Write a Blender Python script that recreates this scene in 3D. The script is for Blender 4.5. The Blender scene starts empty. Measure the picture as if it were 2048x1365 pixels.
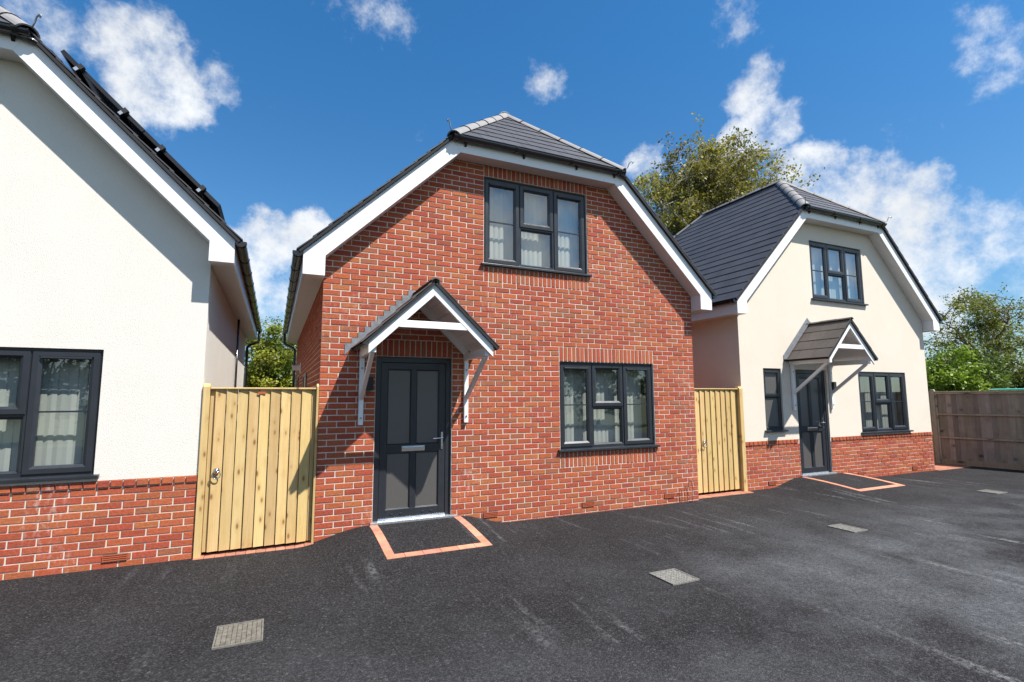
import bpy, math, random
from mathutils import Vector, Matrix

# ------------------------------------------------------------------ camera, sky, sun, exposure
sc = bpy.context.scene
COL = sc.collection
YAW, TILT, ROLL = math.radians(24.7096), math.radians(6.2396), math.radians(-0.2204)
CAM = Vector((0.0, -6.82, 1.75))
cd = bpy.data.cameras.new('camera'); cam = bpy.data.objects.new('camera', cd); COL.objects.link(cam)
cd.sensor_width = 36.0; cd.lens = 36.0 * 1028.735 / 2048.0
cd.clip_start = 0.05; cd.clip_end = 3000
cam.matrix_world = Matrix.Translation(CAM) @ Matrix.Rotation(-YAW, 4, 'Z') @ Matrix.Rotation(math.pi/2 + TILT, 4, 'X') @ Matrix.Rotation(ROLL, 4, 'Z')
sc.camera = cam

SUN = Vector((0.150, -0.205, 0.390)).normalized()        # towards the sun
sd = bpy.data.lights.new('sun', 'SUN'); sd.energy = 5.0; sd.angle = math.radians(0.53); sd.color = (1.0, 0.955, 0.89)
so = bpy.data.objects.new('sun', sd); COL.objects.link(so)
so.rotation_euler = (-SUN).to_track_quat('-Z', 'Y').to_euler(); so.location = (8, -12, 20)

world = bpy.data.worlds.new('World'); sc.world = world; world.use_nodes = True
def build_world():
    nt = world.node_tree; N = nt.nodes; Lk = nt.links; N.clear()
    out = N.new('ShaderNodeOutputWorld'); bg = N.new('ShaderNodeBackground'); bg.inputs['Strength'].default_value = 0.058
    sky = N.new('ShaderNodeTexSky'); sky.sky_type = 'NISHITA'; sky.sun_disc = False
    sky.sun_elevation = math.asin(SUN.z); sky.sun_rotation = math.atan2(SUN.x, SUN.y)
    sky.air_density = 1.0; sky.dust_density = 0.55; sky.ozone_density = 3.2; sky.altitude = 20
    tc = N.new('ShaderNodeTexCoord')
    def math_(op, a, b=None, c=None):
        m = N.new('ShaderNodeMath'); m.operation = op
        for i, v in enumerate((a, b, c)):
            if v is None: continue
            if isinstance(v, (int, float)): m.inputs[i].default_value = v
            else: Lk.new(v, m.inputs[i])
        return m.outputs[0]
    def noise(scale, detail, rough, vec, w=0.0):
        n = N.new('ShaderNodeTexNoise'); n.noise_dimensions = '4D'; n.inputs['W'].default_value = w
        n.inputs['Scale'].default_value = scale; n.inputs['Detail'].default_value = detail; n.inputs['Roughness'].default_value = rough
        Lk.new(vec, n.inputs['Vector']); return n
    wn = noise(8.0, 5, 0.62, tc.outputs['Generated'], 3.1)
    sub = N.new('ShaderNodeVectorMath'); sub.operation = 'SUBTRACT'; Lk.new(wn.outputs['Color'], sub.inputs[0]); sub.inputs[1].default_value = (.5, .5, .5)
    mul = N.new('ShaderNodeVectorMath'); mul.operation = 'SCALE'; Lk.new(sub.outputs[0], mul.inputs[0]); mul.inputs['Scale'].default_value = 0.115
    add = N.new('ShaderNodeVectorMath'); add.operation = 'ADD'; Lk.new(tc.outputs['Generated'], add.inputs[0]); Lk.new(mul.outputs[0], add.inputs[1])
    nrmz = N.new('ShaderNodeVectorMath'); nrmz.operation = 'NORMALIZE'; Lk.new(add.outputs[0], nrmz.inputs[0]); vec = nrmz.outputs[0]
    # lobes of the clouds: direction, inner and outer radius in degrees, weight
    lobes = [((-.20,.842,.50),1.5,5,1), ((-.175,.866,.468),2,5.5,1), ((-.15,.872,.465),1.5,4.5,.95), ((-.09,.868,.487),.5,3.2,.75), ((-.30,.82,.485),1,5,.52), ((-.325,.80,.51),1,5,.52),
             ((-.02,.963,.268),1.5,4.5,1), ((.05,.957,.282),1.5,4.2,1), ((.10,.965,.24),2,5.5,1), ((-.06,.972,.225),2,5,.95), ((.02,.985,.16),2,6,.85),
             ((.127,.77,.625),1,6,.50), ((.05,.755,.65),1,6,.48), ((.40,.735,.545),.4,3.2,.50),
             ((.675,.553,.49),.8,3.4,.85), ((.715,.545,.435),1.5,4.2,.95), ((.69,.59,.42),1,3.2,.8), ((.585,.699,.41),.8,2.8,.9),
             ((.775,.524,.352),1.5,4.4,.98), ((.815,.49,.305),2,5.5,1), ((.855,.44,.26),2,5.5,1), ((.87,.46,.178),4,8,1.05), ((.83,.53,.16),3,7,1), ((.90,.38,.22),2,6,.72),
             ((.86,.412,.31),.6,2.6,.8), ((.94,.30,.16),3,8,.62), ((.845,.295,.452),1.5,5,.58), ((.614,.525,.589),.6,3.2,.48), ((.87,.23,.43),1.5,6,.58),
             ((.44,-.84,.34),8,17,.95), ((.30,-.80,.52),4,11,.8)]
    cur = None
    for d, ri, ro, k in lobes:
        v = Vector(d).normalized()
        dp = N.new('ShaderNodeVectorMath'); dp.operation = 'DOT_PRODUCT'; Lk.new(vec, dp.inputs[0]); dp.inputs[1].default_value = v
        mr = N.new('ShaderNodeMapRange'); mr.interpolation_type = 'SMOOTHSTEP'
        mr.inputs['From Min'].default_value = math.cos(math.radians(ro)); mr.inputs['From Max'].default_value = math.cos(math.radians(ri))
        mr.inputs['To Min'].default_value = 0; mr.inputs['To Max'].default_value = k
        Lk.new(dp.outputs['Value'], mr.inputs['Value'])
        cur = mr.outputs[0] if cur is None else math_('MAXIMUM', cur, mr.outputs[0])
    # the rest of the sky carries the same broken cumulus
    fw = N.new('ShaderNodeVectorMath'); fw.operation = 'DOT_PRODUCT'; Lk.new(tc.outputs['Generated'], fw.inputs[0])
    fw.inputs[1].default_value = Vector((math.sin(YAW), math.cos(YAW), .15)).normalized()
    away = N.new('ShaderNodeMapRange'); away.inputs['From Min'].default_value = .52; away.inputs['From Max'].default_value = .42; Lk.new(fw.outputs['Value'], away.inputs['Value'])
    ln = noise(2.3, 3, 0.5, tc.outputs['Generated'], 7.7)
    lm = N.new('ShaderNodeMapRange'); lm.inputs['From Min'].default_value = .47; lm.inputs['From Max'].default_value = .60; Lk.new(ln.outputs['Fac'], lm.inputs['Value'])
    cur = math_('MAXIMUM', cur, math_('MULTIPLY', lm.outputs[0], away.outputs[0]))
    fine = noise(15.0, 10, 0.66, tc.outputs['Generated'], 1.3)
    val = math_('ADD', math_('MULTIPLY', cur, 1.0), math_('MULTIPLY', math_('SUBTRACT', fine.outputs['Fac'], .5), 2.5))
    al = N.new('ShaderNodeMapRange'); al.interpolation_type = 'SMOOTHSTEP'; al.inputs['From Min'].default_value = .28; al.inputs['From Max'].default_value = 1.30; al.inputs['To Max'].default_value = .97; Lk.new(val, al.inputs['Value'])
    shn = noise(7.0, 4, 0.55, vec, 9.2)
    br = N.new('ShaderNodeMapRange'); br.inputs['From Min'].default_value = .3; br.inputs['From Max'].default_value = .7; br.inputs['To Min'].default_value = 8.6; br.inputs['To Max'].default_value = 11.0; Lk.new(shn.outputs['Fac'], br.inputs['Value'])
    tint = N.new('ShaderNodeVectorMath'); tint.operation = 'SCALE'; tint.inputs[0].default_value = (.96, .985, 1.01); Lk.new(br.outputs[0], tint.inputs['Scale'])
    hs = N.new('ShaderNodeHueSaturation'); hs.inputs['Saturation'].default_value = 1.1; hs.inputs['Value'].default_value = 1.0; Lk.new(sky.outputs[0], hs.inputs['Color'])
    grade = N.new('ShaderNodeVectorMath'); grade.operation = 'MULTIPLY'; Lk.new(hs.outputs[0], grade.inputs[0]); 
    sx = N.new('ShaderNodeSeparateXYZ'); Lk.new(tc.outputs['Generated'], sx.inputs[0])
    el = N.new('ShaderNodeMapRange'); el.inputs['From Min'].default_value = .02; el.inputs['From Max'].default_value = .58; Lk.new(sx.outputs[2], el.inputs['Value'])
    gm = N.new('ShaderNodeMix'); gm.data_type = 'VECTOR'; Lk.new(el.outputs[0], gm.inputs['Factor']); gm.inputs['A'].default_value = (1.05, 1.22, 1.30); gm.inputs['B'].default_value = (.60, 1.38, 1.70); Lk.new(gm.outputs[1], grade.inputs[1])
    mix = N.new('ShaderNodeMix'); mix.data_type = 'RGBA'; Lk.new(al.outputs[0], mix.inputs['Factor']); Lk.new(grade.outputs[0], mix.inputs['A']); Lk.new(tint.outputs[0], mix.inputs['B'])
    Lk.new(mix.outputs['Result'], bg.inputs['Color']); Lk.new(bg.outputs[0], out.inputs['Surface'])
build_world()
vs = sc.view_settings; vs.view_transform = 'Standard'; vs.look = 'None'; vs.exposure = 0.82; vs.gamma = 1.0; vs.use_curve_mapping = False
sc.render.engine = 'CYCLES'
cy = sc.cycles; cy.use_denoising = True; cy.max_bounces = 8; cy.transparent_max_bounces = 12; cy.diffuse_bounces = 4; cy.glossy_bounces = 4
cy.sample_clamp_indirect = 6.0; cy.caustics_reflective = False; cy.caustics_refractive = False

# ------------------------------------------------------------------ helpers
R = random.Random(11)
ORG = {}                                   # world origin of each root

class MB:
    def __init__(s): s.v = []; s.f = []; s.c = []; s.m = []
    def _add(s, vs_, fs, col=None, mat=0):
        b = len(s.v); s.v += [tuple(p) for p in vs_]; s.f += [tuple(i+b for i in f) for f in fs]
        s.c += [col if col else (1, 1, 1)] * len(vs_); s.m += [mat]*len(fs); return s
    def hexa(s, p, col=None, mat=0):       # 8 points: bottom ring 0-3, top ring 4-7
        return s._add(p, [(3,2,1,0),(4,5,6,7),(0,1,5,4),(1,2,6,5),(2,3,7,6),(3,0,4,7)], col, mat)
    def box(s, x0, x1, y0, y1, z0, z1, col=None, mat=0):
        return s.hexa([(x0,y0,z0),(x1,y0,z0),(x1,y1,z0),(x0,y1,z0),(x0,y0,z1),(x1,y0,z1),(x1,y1,z1),(x0,y1,z1)], col, mat)
    def prism(s, pts, off, col=None, mat=0):   # planar polygon (3d points) extruded by vector off
        n = len(pts); o = Vector(off); a = [Vector(p) for p in pts]
        # keep normals outward
        nrm = Vector((0,0,0))
        for i in range(n): nrm += a[i].cross(a[(i+1) % n])
        if nrm.dot(o) > 0: a.reverse()
        vs_ = a + [p+o for p in a]
        fs = [tuple(range(n)), tuple(range(2*n-1, n-1, -1))] + [((i+1) % n, i, i+n, (i+1) % n + n) for i in range(n)]
        return s._add(vs_, fs, col, mat)
    def bar(s, a, b, w, h, up=(0,0,1), col=None, mat=0):
        a = Vector(a); b = Vector(b); d = (b-a).normalized(); x = d.cross(Vector(up))
        if x.length < 1e-5: x = d.cross(Vector((0,1,0)))
        x.normalize(); y = x.cross(d)
        p = [a-x*w/2-y*h/2, a+x*w/2-y*h/2, b+x*w/2-y*h/2, b-x*w/2-y*h/2, a-x*w/2+y*h/2, a+x*w/2+y*h/2, b+x*w/2+y*h/2, b-x*w/2+y*h/2]
        return s.hexa(p, col, mat)
    def tube(s, pts, r, n=8, caps=True, col=None, mat=0):
        pts = [Vector(p) for p in pts]; k = len(pts); rs = r if isinstance(r, (list, tuple)) else [r]*k
        vs_ = []; fs = []; ref = None
        for i, p in enumerate(pts):
            d = (pts[min(i+1, k-1)] - pts[max(i-1, 0)]).normalized()
            if ref is None or abs(ref.dot(d)) > .98: ref = Vector((0,0,1)) if abs(d.z) < .9 else Vector((1,0,0))
            x = (ref - d*ref.dot(d)).normalized(); y = d.cross(x); ref = x
            for j in range(n):
                t = 2*math.pi*j/n; vs_.append(p + (x*math.cos(t)+y*math.sin(t))*rs[i])
        for i in range(k-1):
            for j in range(n): fs.append((i*n+j, i*n+(j+1) % n, (i+1)*n+(j+1) % n, (i+1)*n+j))
        if caps: fs += [tuple(range(n-1, -1, -1)), tuple(range((k-1)*n, k*n))]
        return s._add(vs_, fs, col, mat)
    def build(s, name, mats, parent=None, smooth=False, bevel=0.0, loc=None, segs=2):
        o = Vector(ORG.get(root_of(parent), (0,0,0))) if parent else (Vector(loc) if loc else Vector((0,0,0)))
        me = bpy.data.meshes.new(name); me.from_pydata([tuple(Vector(p)-o) for p in s.v], [], s.f)
        if not isinstance(mats, (list, tuple)): mats = [mats]
        for m in mats: me.materials.append(m)
        if len(mats) > 1: me.polygons.foreach_set('material_index', s.m)
        setcol(me, s.c)
        if smooth: me.polygons.foreach_set('use_smooth', [True]*len(me.polygons))
        me.update()
        ob = bpy.data.objects.new(name, me); COL.objects.link(ob)
        if parent: ob.parent = parent
        elif loc: ob.location = loc; ORG[ob.name] = tuple(loc)
        if bevel:
            b = ob.modifiers.new('bevel', 'BEVEL'); b.width = bevel; b.segments = segs; b.limit_method = 'ANGLE'; b.angle_limit = math.radians(35)
        return ob
def setcol(me, cols):
    at = me.color_attributes.new('Col', 'FLOAT_COLOR', 'POINT')
    flat = []
    for c in cols: flat += [c[0], c[1], c[2], 1.0]
    at.data.foreach_set('color', flat)
def root_of(o):
    while o.parent: o = o.parent
    return o.name
def empty(name, loc, label=None, cat=None, group=None):
    o = bpy.data.objects.new(name, None); COL.objects.link(o); o.location = loc; o.empty_display_size = .2
    ORG[o.name] = tuple(loc)
    if label: tag(o, label, cat, group)
    return o
def tag(o, label=None, cat=None, group=None, kind=None):
    if label: o['label'] = label
    if cat: o['category'] = cat
    if group: o['group'] = group
    if kind: o['kind'] = kind
    return o
def clip(poly, halfplanes):                # convex clip of 2d polygon; halfplane a*x+b*y<=c
    for a, b, c in halfplanes:
        out = []; n = len(poly)
        for i in range(n):
            p = poly[i]; q = poly[(i+1) % n]; dp = a*p[0]+b*p[1]-c; dq = a*q[0]+b*q[1]-c
            if dp <= 1e-9: out.append(p)
            if (dp < -1e-9 and dq > 1e-9) or (dp > 1e-9 and dq < -1e-9):
                t = dp/(dp-dq); out.append((p[0]+(q[0]-p[0])*t, p[1]+(q[1]-p[1])*t))
        poly = out
        if len(poly) < 3: return []
    return poly
def hp_of(poly):                           # half planes of a convex polygon given counter-clockwise
    r = []
    for i in range(len(poly)):
        p = poly[i]; q = poly[(i+1) % len(poly)]; dx, dy = q[0]-p[0], q[1]-p[1]
        r.append((dy, -dx, dy*p[0]-dx*p[1]))
    return r

# ------------------------------------------------------------------ materials
MAT = {}
def nodes(name):
    m = bpy.data.materials.new(name); m.use_nodes = True; MAT[name] = m
    nt = m.node_tree; b = nt.nodes['Principled BSDF']; return m, nt, nt.nodes, nt.links, b
def nnoise(N, L, vec, scale, detail=4, rough=.55, w=None):
    n = N.new('ShaderNodeTexNoise'); n.inputs['Scale'].default_value = scale; n.inputs['Detail'].default_value = detail; n.inputs['Roughness'].default_value = rough
    if w is not None:
        n.noise_dimensions = '4D'
        if isinstance(w, (int, float)): n.inputs['W'].default_value = w
        else: L.new(w, n.inputs['W'])
    if vec is not None: L.new(vec, n.inputs['Vector'])
    return n
def mrange(N, L, src, a, b, c=0.0, d=1.0, smooth=False):
    m = N.new('ShaderNodeMapRange'); m.inputs['From Min'].default_value = a; m.inputs['From Max'].default_value = b
    m.inputs['To Min'].default_value = c; m.inputs['To Max'].default_value = d
    if smooth: m.interpolation_type = 'SMOOTHSTEP'
    L.new(src, m.inputs['Value']); return m.outputs[0]
def mixc(N, L, fac, a, b, mode='MIX'):
    m = N.new('ShaderNodeMix'); m.data_type = 'RGBA'; m.blend_type = mode
    for k, v in (('Factor', fac), ('A', a), ('B', b)):
        if isinstance(v, (int, float)): m.inputs[k].default_value = v
        elif isinstance(v, tuple): m.inputs[k].default_value = (*v, 1) if len(v) == 3 else v
        else: L.new(v, m.inputs[k])
    return m.outputs['Result']
def mth(N, L, op, a, b=None):
    m = N.new('ShaderNodeMath'); m.operation = op
    for i, v in enumerate((a, b)):
        if v is None: continue
        if isinstance(v, (int, float)): m.inputs[i].default_value = v
        else: L.new(v, m.inputs[i])
    return m.outputs[0]
def bump(N, L, b, h, strength, dist=.01):
    n = N.new('ShaderNodeBump'); n.inputs['Strength'].default_value = strength; n.inputs['Distance'].default_value = dist
    L.new(h, n.inputs['Height']); L.new(n.outputs[0], b.inputs['Normal']); return n
def pos(N): return N.new('ShaderNodeNewGeometry').outputs['Position']
def mapping(N, L, vec, scale, rot=(0,0,0)):
    m = N.new('ShaderNodeMapping'); m.inputs['Scale'].default_value = scale; m.inputs['Rotation'].default_value = rot; L.new(vec, m.inputs['Vector']); return m.outputs[0]
def attr(N):
    a = N.new('ShaderNodeAttribute'); a.attribute_name = 'Col'; return a.outputs['Color']

def plain(name, col, rough=.5, metal=0.0, var=.06, scale=6, bmp=0, bscale=200, spec=.5, coat=0):
    m, nt, N, L, b = nodes(name); p = pos(N)
    n = nnoise(N, L, p, scale, 5, .6)
    f = mrange(N, L, n.outputs['Fac'], .3, .7, 1-var, 1+var)
    c = mixc(N, L, 1.0, col, f, 'MULTIPLY')
    c = mixc(N, L, 1.0, c, attr(N), 'MULTIPLY'); L.new(c, b.inputs['Base Color'])
    b.inputs['Roughness'].default_value = rough; b.inputs['Metallic'].default_value = metal; b.inputs['Specular IOR Level'].default_value = spec
    L.new(mrange(N, L, n.outputs['Fac'], .3, .7, max(0, rough-.07), min(1, rough+.07)), b.inputs['Roughness'])
    if coat: b.inputs['Coat Weight'].default_value = coat
    if bmp:
        k = nnoise(N, L, p, bscale, 3, .6); bump(N, L, b, k.outputs['Fac'], bmp, .004)
    return m

def m_brick():
    m, nt, N, L, b = nodes('brick'); p = pos(N)
    n1 = nnoise(N, L, p, 38, 6, .65); n2 = nnoise(N, L, mapping(N, L, p, (14, 14, 70)), 1, 5, .65)
    c = mixc(N, L, 1.0, attr(N), mrange(N, L, n1.outputs['Fac'], .25, .75, .72, 1.28), 'MULTIPLY')
    c = mixc(N, L, mrange(N, L, n2.outputs['Fac'], .60, .74, 0, .55), c, (.10, .03, .02))
    # efflorescence left by the young mortar
    e1 = nnoise(N, L, mapping(N, L, p, (1.3, 1.3, .9)), 1, 3, .5); e2 = nnoise(N, L, mapping(N, L, p, (22, 22, 9)), 1, 6, .7)
    em = mth(N, L, 'MULTIPLY', mrange(N, L, e1.outputs['Fac'], .56, .72), mrange(N, L, e2.outputs['Fac'], .50, .72))
    c = mixc(N, L, mth(N, L, 'MULTIPLY', em, .62), c, (.62, .55, .50))
    L.new(c, b.inputs['Base Color']); b.inputs['Roughness'].default_value = .88; b.inputs['Specular IOR Level'].default_value = .25
    h = mth(N, L, 'ADD', mth(N, L, 'MULTIPLY', n2.outputs['Fac'], .8), n1.outputs['Fac']); bump(N, L, b, h, .55, .006)
def m_mortar():
    m, nt, N, L, b = nodes('mortar'); p = pos(N)
    n = nnoise(N, L, p, 9, 6, .6); n2 = nnoise(N, L, p, 160, 3, .6)
    c = mixc(N, L, mrange(N, L, n.outputs['Fac'], .3, .7), (.56, .50, .43), (.66, .60, .53)); 
    c = mixc(N, L, mrange(N, L, n2.outputs['Fac'], .55, .75, 0, .3), c, (.42, .36, .30)); L.new(c, b.inputs['Base Color'])
    b.inputs['Roughness'].default_value = .95; b.inputs['Specular IOR Level'].default_value = .1; bump(N, L, b, n2.outputs['Fac'], .5, .004)
def m_render(name, col):
    m, nt, N, L, b = nodes(name); p = pos(N)
    n = nnoise(N, L, p, 1.7, 6, .6); n2 = nnoise(N, L, p, 130, 4, .65); n3 = nnoise(N, L, mapping(N, L, p, (9, 9, .8)), 1, 4, .6)
    c = mixc(N, L, 1.0, col, mrange(N, L, n.outputs['Fac'], .3, .7, .965, 1.02), 'MULTIPLY')
    c = mixc(N, L, 1.0, c, mrange(N, L, n2.outputs['Fac'], .3, .7, .91, 1.06), 'MULTIPLY')
    c = mixc(N, L, mrange(N, L, n3.outputs['Fac'], .62, .8, 0, .10), c, (.45, .40, .33)); L.new(c, b.inputs['Base Color'])
    b.inputs['Roughness'].default_value = .92; b.inputs['Specular IOR Level'].default_value = .15; bump(N, L, b, n2.outputs['Fac'], .75, .006)
def m_tile():
    m, nt, N, L, b = nodes('roof_tile'); p = pos(N)
    n = nnoise(N, L, p, 3, 5, .6); n2 = nnoise(N, L, p, 140, 3, .6)
    c = mixc(N, L, 1.0, attr(N), mrange(N, L, n.outputs['Fac'], .3, .7, .85, 1.15), 'MULTIPLY')
    c = mixc(N, L, 1.0, c, mrange(N, L, n2.outputs['Fac'], .3, .7, .82, 1.18), 'MULTIPLY'); L.new(c, b.inputs['Base Color'])
    b.inputs['Roughness'].default_value = .58; b.inputs['Specular IOR Level'].default_value = .4; bump(N, L, b, n2.outputs['Fac'], .25, .003)
def m_wood(name, c1, c2, c3, knot, dirt=None, rough=.75):
    m, nt, N, L, b = nodes(name); p = pos(N); oi = N.new('ShaderNodeObjectInfo').outputs['Random']
    w = mth(N, L, 'MULTIPLY', oi, 37.0)
    g = nnoise(N, L, mapping(N, L, p, (26, 26, 1.3)), 1, 6, .6, w); g2 = nnoise(N, L, mapping(N, L, p, (120, 120, 5)), 1, 4, .6, w)
    c = mixc(N, L, mrange(N, L, g.outputs['Fac'], .32, .68), c1, c2)
    c = mixc(N, L, mrange(N, L, g2.outputs['Fac'], .5, .75, 0, .55), c, c3)
    c = mixc(N, L, 1.0, c, mrange(N, L, oi, 0, 1, .88, 1.08), 'MULTIPLY')
    wp = N.new('ShaderNodeVectorMath'); wp.operation = 'ADD'; L.new(mapping(N, L, p, (11, 0.0, 4.6)), wp.inputs[0])
    cv = N.new('ShaderNodeCombineXYZ'); L.new(w, cv.inputs[2]); L.new(cv.outputs[0], wp.inputs[1])
    vo = N.new('ShaderNodeTexVoronoi'); vo.inputs['Scale'].default_value = 1.0; vo.inputs['Randomness'].default_value = 1.0; L.new(wp.outputs[0], vo.inputs['Vector'])
    k = mrange(N, L, vo.outputs['Distance'], .06, .22, 1, 0, True); k2 = mrange(N, L, vo.outputs['Distance'], .15, .5, .35, 0, True)
    c = mixc(N, L, k2, c, c3); c = mixc(N, L, mth(N, L, 'MULTIPLY', k, .85), c, knot)
    if dirt:
        dn = nnoise(N, L, p, 2.2, 5, .65); c = mixc(N, L, mrange(N, L, dn.outputs['Fac'], .45, .7, 0, .7), c, dirt)
    L.new(mixc(N, L, 1.0, c, attr(N), 'MULTIPLY'), b.inputs['Base Color']); b.inputs['Roughness'].default_value = rough; b.inputs['Specular IOR Level'].default_value = .25
    bump(N, L, b, g2.outputs['Fac'], .3, .004)
def m_tarmac():
    m, nt, N, L, b = nodes('tarmac'); p = pos(N)
    v = N.new('ShaderNodeTexVoronoi'); v.inputs['Scale'].default_value = 105; L.new(p, v.inputs['Vector'])
    v2 = N.new('ShaderNodeTexVoronoi'); v2.inputs['Scale'].default_value = 70; L.new(p, v2.inputs['Vector'])
    sp = N.new('ShaderNodeSeparateColor'); L.new(v.outputs['Color'], sp.inputs[0])
    sp2 = N.new('ShaderNodeSeparateColor'); L.new(v2.outputs['Color'], sp2.inputs[0])
    n = nnoise(N, L, p, .55, 6, .6); n2 = nnoise(N, L, p, 5, 5, .6)
    c = mixc(N, L, mrange(N, L, n.outputs['Fac'], .35, .65), (.0125, .0117, .0128), (.0185, .0174, .0188))
    c = mixc(N, L, 1.0, c, mth(N, L, 'ADD', mth(N, L, 'MULTIPLY', mth(N, L, 'POWER', sp.outputs[0], 3.0), 2.2), .5), 'MULTIPLY')
    c = mixc(N, L, mrange(N, L, sp2.outputs[1], .95, .995, 0, .42), c, (.11, .106, .105))
    c = mixc(N, L, mrange(N, L, sp.outputs[2], .90, .99, 0, .42), c, (.085, .082, .085))
    # paler blue-grey mottling, stronger to the right and away from the houses
    s = N.new('ShaderNodeSeparateXYZ'); L.new(p, s.inputs[0])
    reg = mth(N, L, 'MULTIPLY', mrange(N, L, s.outputs[0], 1.0, 7.0, .22, 1, True), mrange(N, L, s.outputs[1], -.6, -3.8, .08, 1, True))
    d1 = nnoise(N, L, p, .9, 7, .68, 4.0); d2 = nnoise(N, L, p, 30, 4, .7)
    mottle = mth(N, L, 'MULTIPLY', mth(N, L, 'MULTIPLY', mrange(N, L, d1.outputs['Fac'], .40, .70, .04, 1), mrange(N, L, d2.outputs['Fac'], .35, .65, .3, 1)), reg)
    c = mixc(N, L, mth(N, L, 'MULTIPLY', mottle, .54), c, (.25, .27, .29))
    # scraped drag marks
    st = nnoise(N, L, mapping(N, L, p, (4.6, .55, 1), (0, 0, math.radians(7))), 1, 6, .62, 2.0)
    st2 = nnoise(N, L, p, 1.1, 3, .5, 6.0); st3 = nnoise(N, L, p, 24, 3, .6)
    sc_ = mth(N, L, 'MULTIPLY', mth(N, L, 'MULTIPLY', mrange(N, L, st.outputs['Fac'], .56, .68), mrange(N, L, st2.outputs['Fac'], .42, .58)), mrange(N, L, st3.outputs['Fac'], .38, .6))
    sc_ = mth(N, L, 'MULTIPLY', sc_, mrange(N, L, s.outputs[0], .5, 3.0, .35, 1))
    c = mixc(N, L, mth(N, L, 'MULTIPLY', sc_, .36), c, (.42, .43, .44))
    L.new(c, b.inputs['Base Color']); b.inputs['Roughness'].default_value = .88; b.inputs['Specular IOR Level'].default_value = .22
    h = mth(N, L, 'ADD', mth(N, L, 'MULTIPLY', v.outputs['Distance'], -1.0), mth(N, L, 'MULTIPLY', n2.outputs['Fac'], .3)); bump(N, L, b, h, .8, .008)
def m_glass():
    m, nt, N, L, b = nodes('window_glass'); N.remove(b); out = [x for x in N if x.type == 'OUTPUT_MATERIAL'][0]
    t = N.new('ShaderNodeBsdfTransparent'); t.inputs[0].default_value = (.86, .90, .89, 1)
    g = N.new('ShaderNodeBsdfGlossy'); g.inputs['Roughness'].default_value = .015; g.inputs['Color'].default_value = (.93, .97, 1, 1)
    f = N.new('ShaderNodeFresnel'); gb = N.new('ShaderNodeNewGeometry').outputs['Backfacing']; L.new(mrange(N, L, gb, 0, 1, 1.62, 1/1.62), f.inputs['IOR'])
    n = nnoise(N, L, pos(N), 1.6, 2, .4); bm = N.new('ShaderNodeBump'); bm.inputs['Strength'].default_value = .06; bm.inputs['Distance'].default_value = .02
    L.new(n.outputs['Fac'], bm.inputs['Height']); L.new(bm.outputs[0], g.inputs['Normal'])
    fac = mth(N, L, 'MINIMUM', mth(N, L, 'MULTIPLY', f.outputs[0], 3.0), .95)
    x = N.new('ShaderNodeMixShader'); L.new(fac, x.inputs[0]); L.new(t.outputs[0], x.inputs[1]); L.new(g.outputs[0], x.inputs[2]); L.new(x.outputs[0], out.inputs['Surface'])
def m_frost():
    m, nt, N, L, b = nodes('frosted_glass'); p = pos(N); n = nnoise(N, L, p, 90, 3, .6)
    b.inputs['Base Color'].default_value = (.085, .081, .077, 1); b.inputs['Roughness'].default_value = .36; b.inputs['Specular IOR Level'].default_value = .8
    bump(N, L, b, n.outputs['Fac'], .35, .004)
def m_leaf(name, trans=.35):
    m, nt, N, L, b = nodes(name); out = [x for x in N if x.type == 'OUTPUT_MATERIAL'][0]
    c = attr(N); L.new(c, b.inputs['Base Color']); b.inputs['Roughness'].default_value = .5; b.inputs['Specular IOR Level'].default_value = .35
    t = N.new('ShaderNodeBsdfTranslucent'); L.new(mixc(N, L, 1.0, c, (1.25, 1.2, .6), 'MULTIPLY'), t.inputs['Color'])
    x = N.new('ShaderNodeMixShader'); x.inputs[0].default_value = trans; L.new(b.outputs[0], x.inputs[1]); L.new(t.outputs[0], x.inputs[2]); L.new(x.outputs[0], out.inputs['Surface'])
def m_bark(name, c1, c2):
    m, nt, N, L, b = nodes(name); p = pos(N); n = nnoise(N, L, mapping(N, L, p, (6, 6, 2)), 1, 6, .65)
    L.new(mixc(N, L, mrange(N, L, n.outputs['Fac'], .4, .62), c1, c2), b.inputs['Base Color']); b.inputs['Roughness'].default_value = .9; bump(N, L, b, n.outputs['Fac'], .5, .02)
def m_grass():
    m, nt, N, L, b = nodes('rough_ground'); p = pos(N); n = nnoise(N, L, p, .4, 8, .65); n2 = nnoise(N, L, p, 30, 4, .7)
    c = mixc(N, L, mrange(N, L, n.outputs['Fac'], .35, .65), (.05, .075, .02), (.11, .10, .05)); c = mixc(N, L, 1.0, c, mrange(N, L, n2.outputs['Fac'], .3, .7, .6, 1.4), 'MULTIPLY')
    L.new(c, b.inputs['Base Color']); b.inputs['Roughness'].default_value = 1.0; bump(N, L, b, n2.outputs['Fac'], .6, .03)
m_brick(); m_mortar(); m_render('render_ivory', (.735, .698, .63)); m_render('render_cream', (.715, .637, .535)); m_tile()
m_wood('gate_timber', (.53, .362, .148), (.62, .452, .215), (.43, .27, .095), (.20, .08, .028))
m_wood('fence_timber', (.27, .22, .17), (.37, .31, .245), (.17, .135, .10), (.05, .038, .03), (.21, .175, .138), .9)
m_tarmac(); m_glass(); m_frost(); m_leaf('birch_leaf', .38); m_leaf('shrub_leaf', .30); m_leaf('ash_leaf', .35); m_grass()
m_bark('birch_bark', (.50, .46, .42), (.16, .13, .11)); m_bark('dark_bark', (.10, .075, .055), (.17, .14, .11))
plain('white_upvc', (.80, .80, .80), .32, var=.015); plain('white_paint', (.80, .80, .79), .45, var=.03, bmp=.06, bscale=60)
plain('soffit_board', (.74, .72, .70), .5, var=.03)
plain('anthracite', (.0215, .0245, .031), .36, var=.05, bmp=.05, bscale=300)
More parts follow.
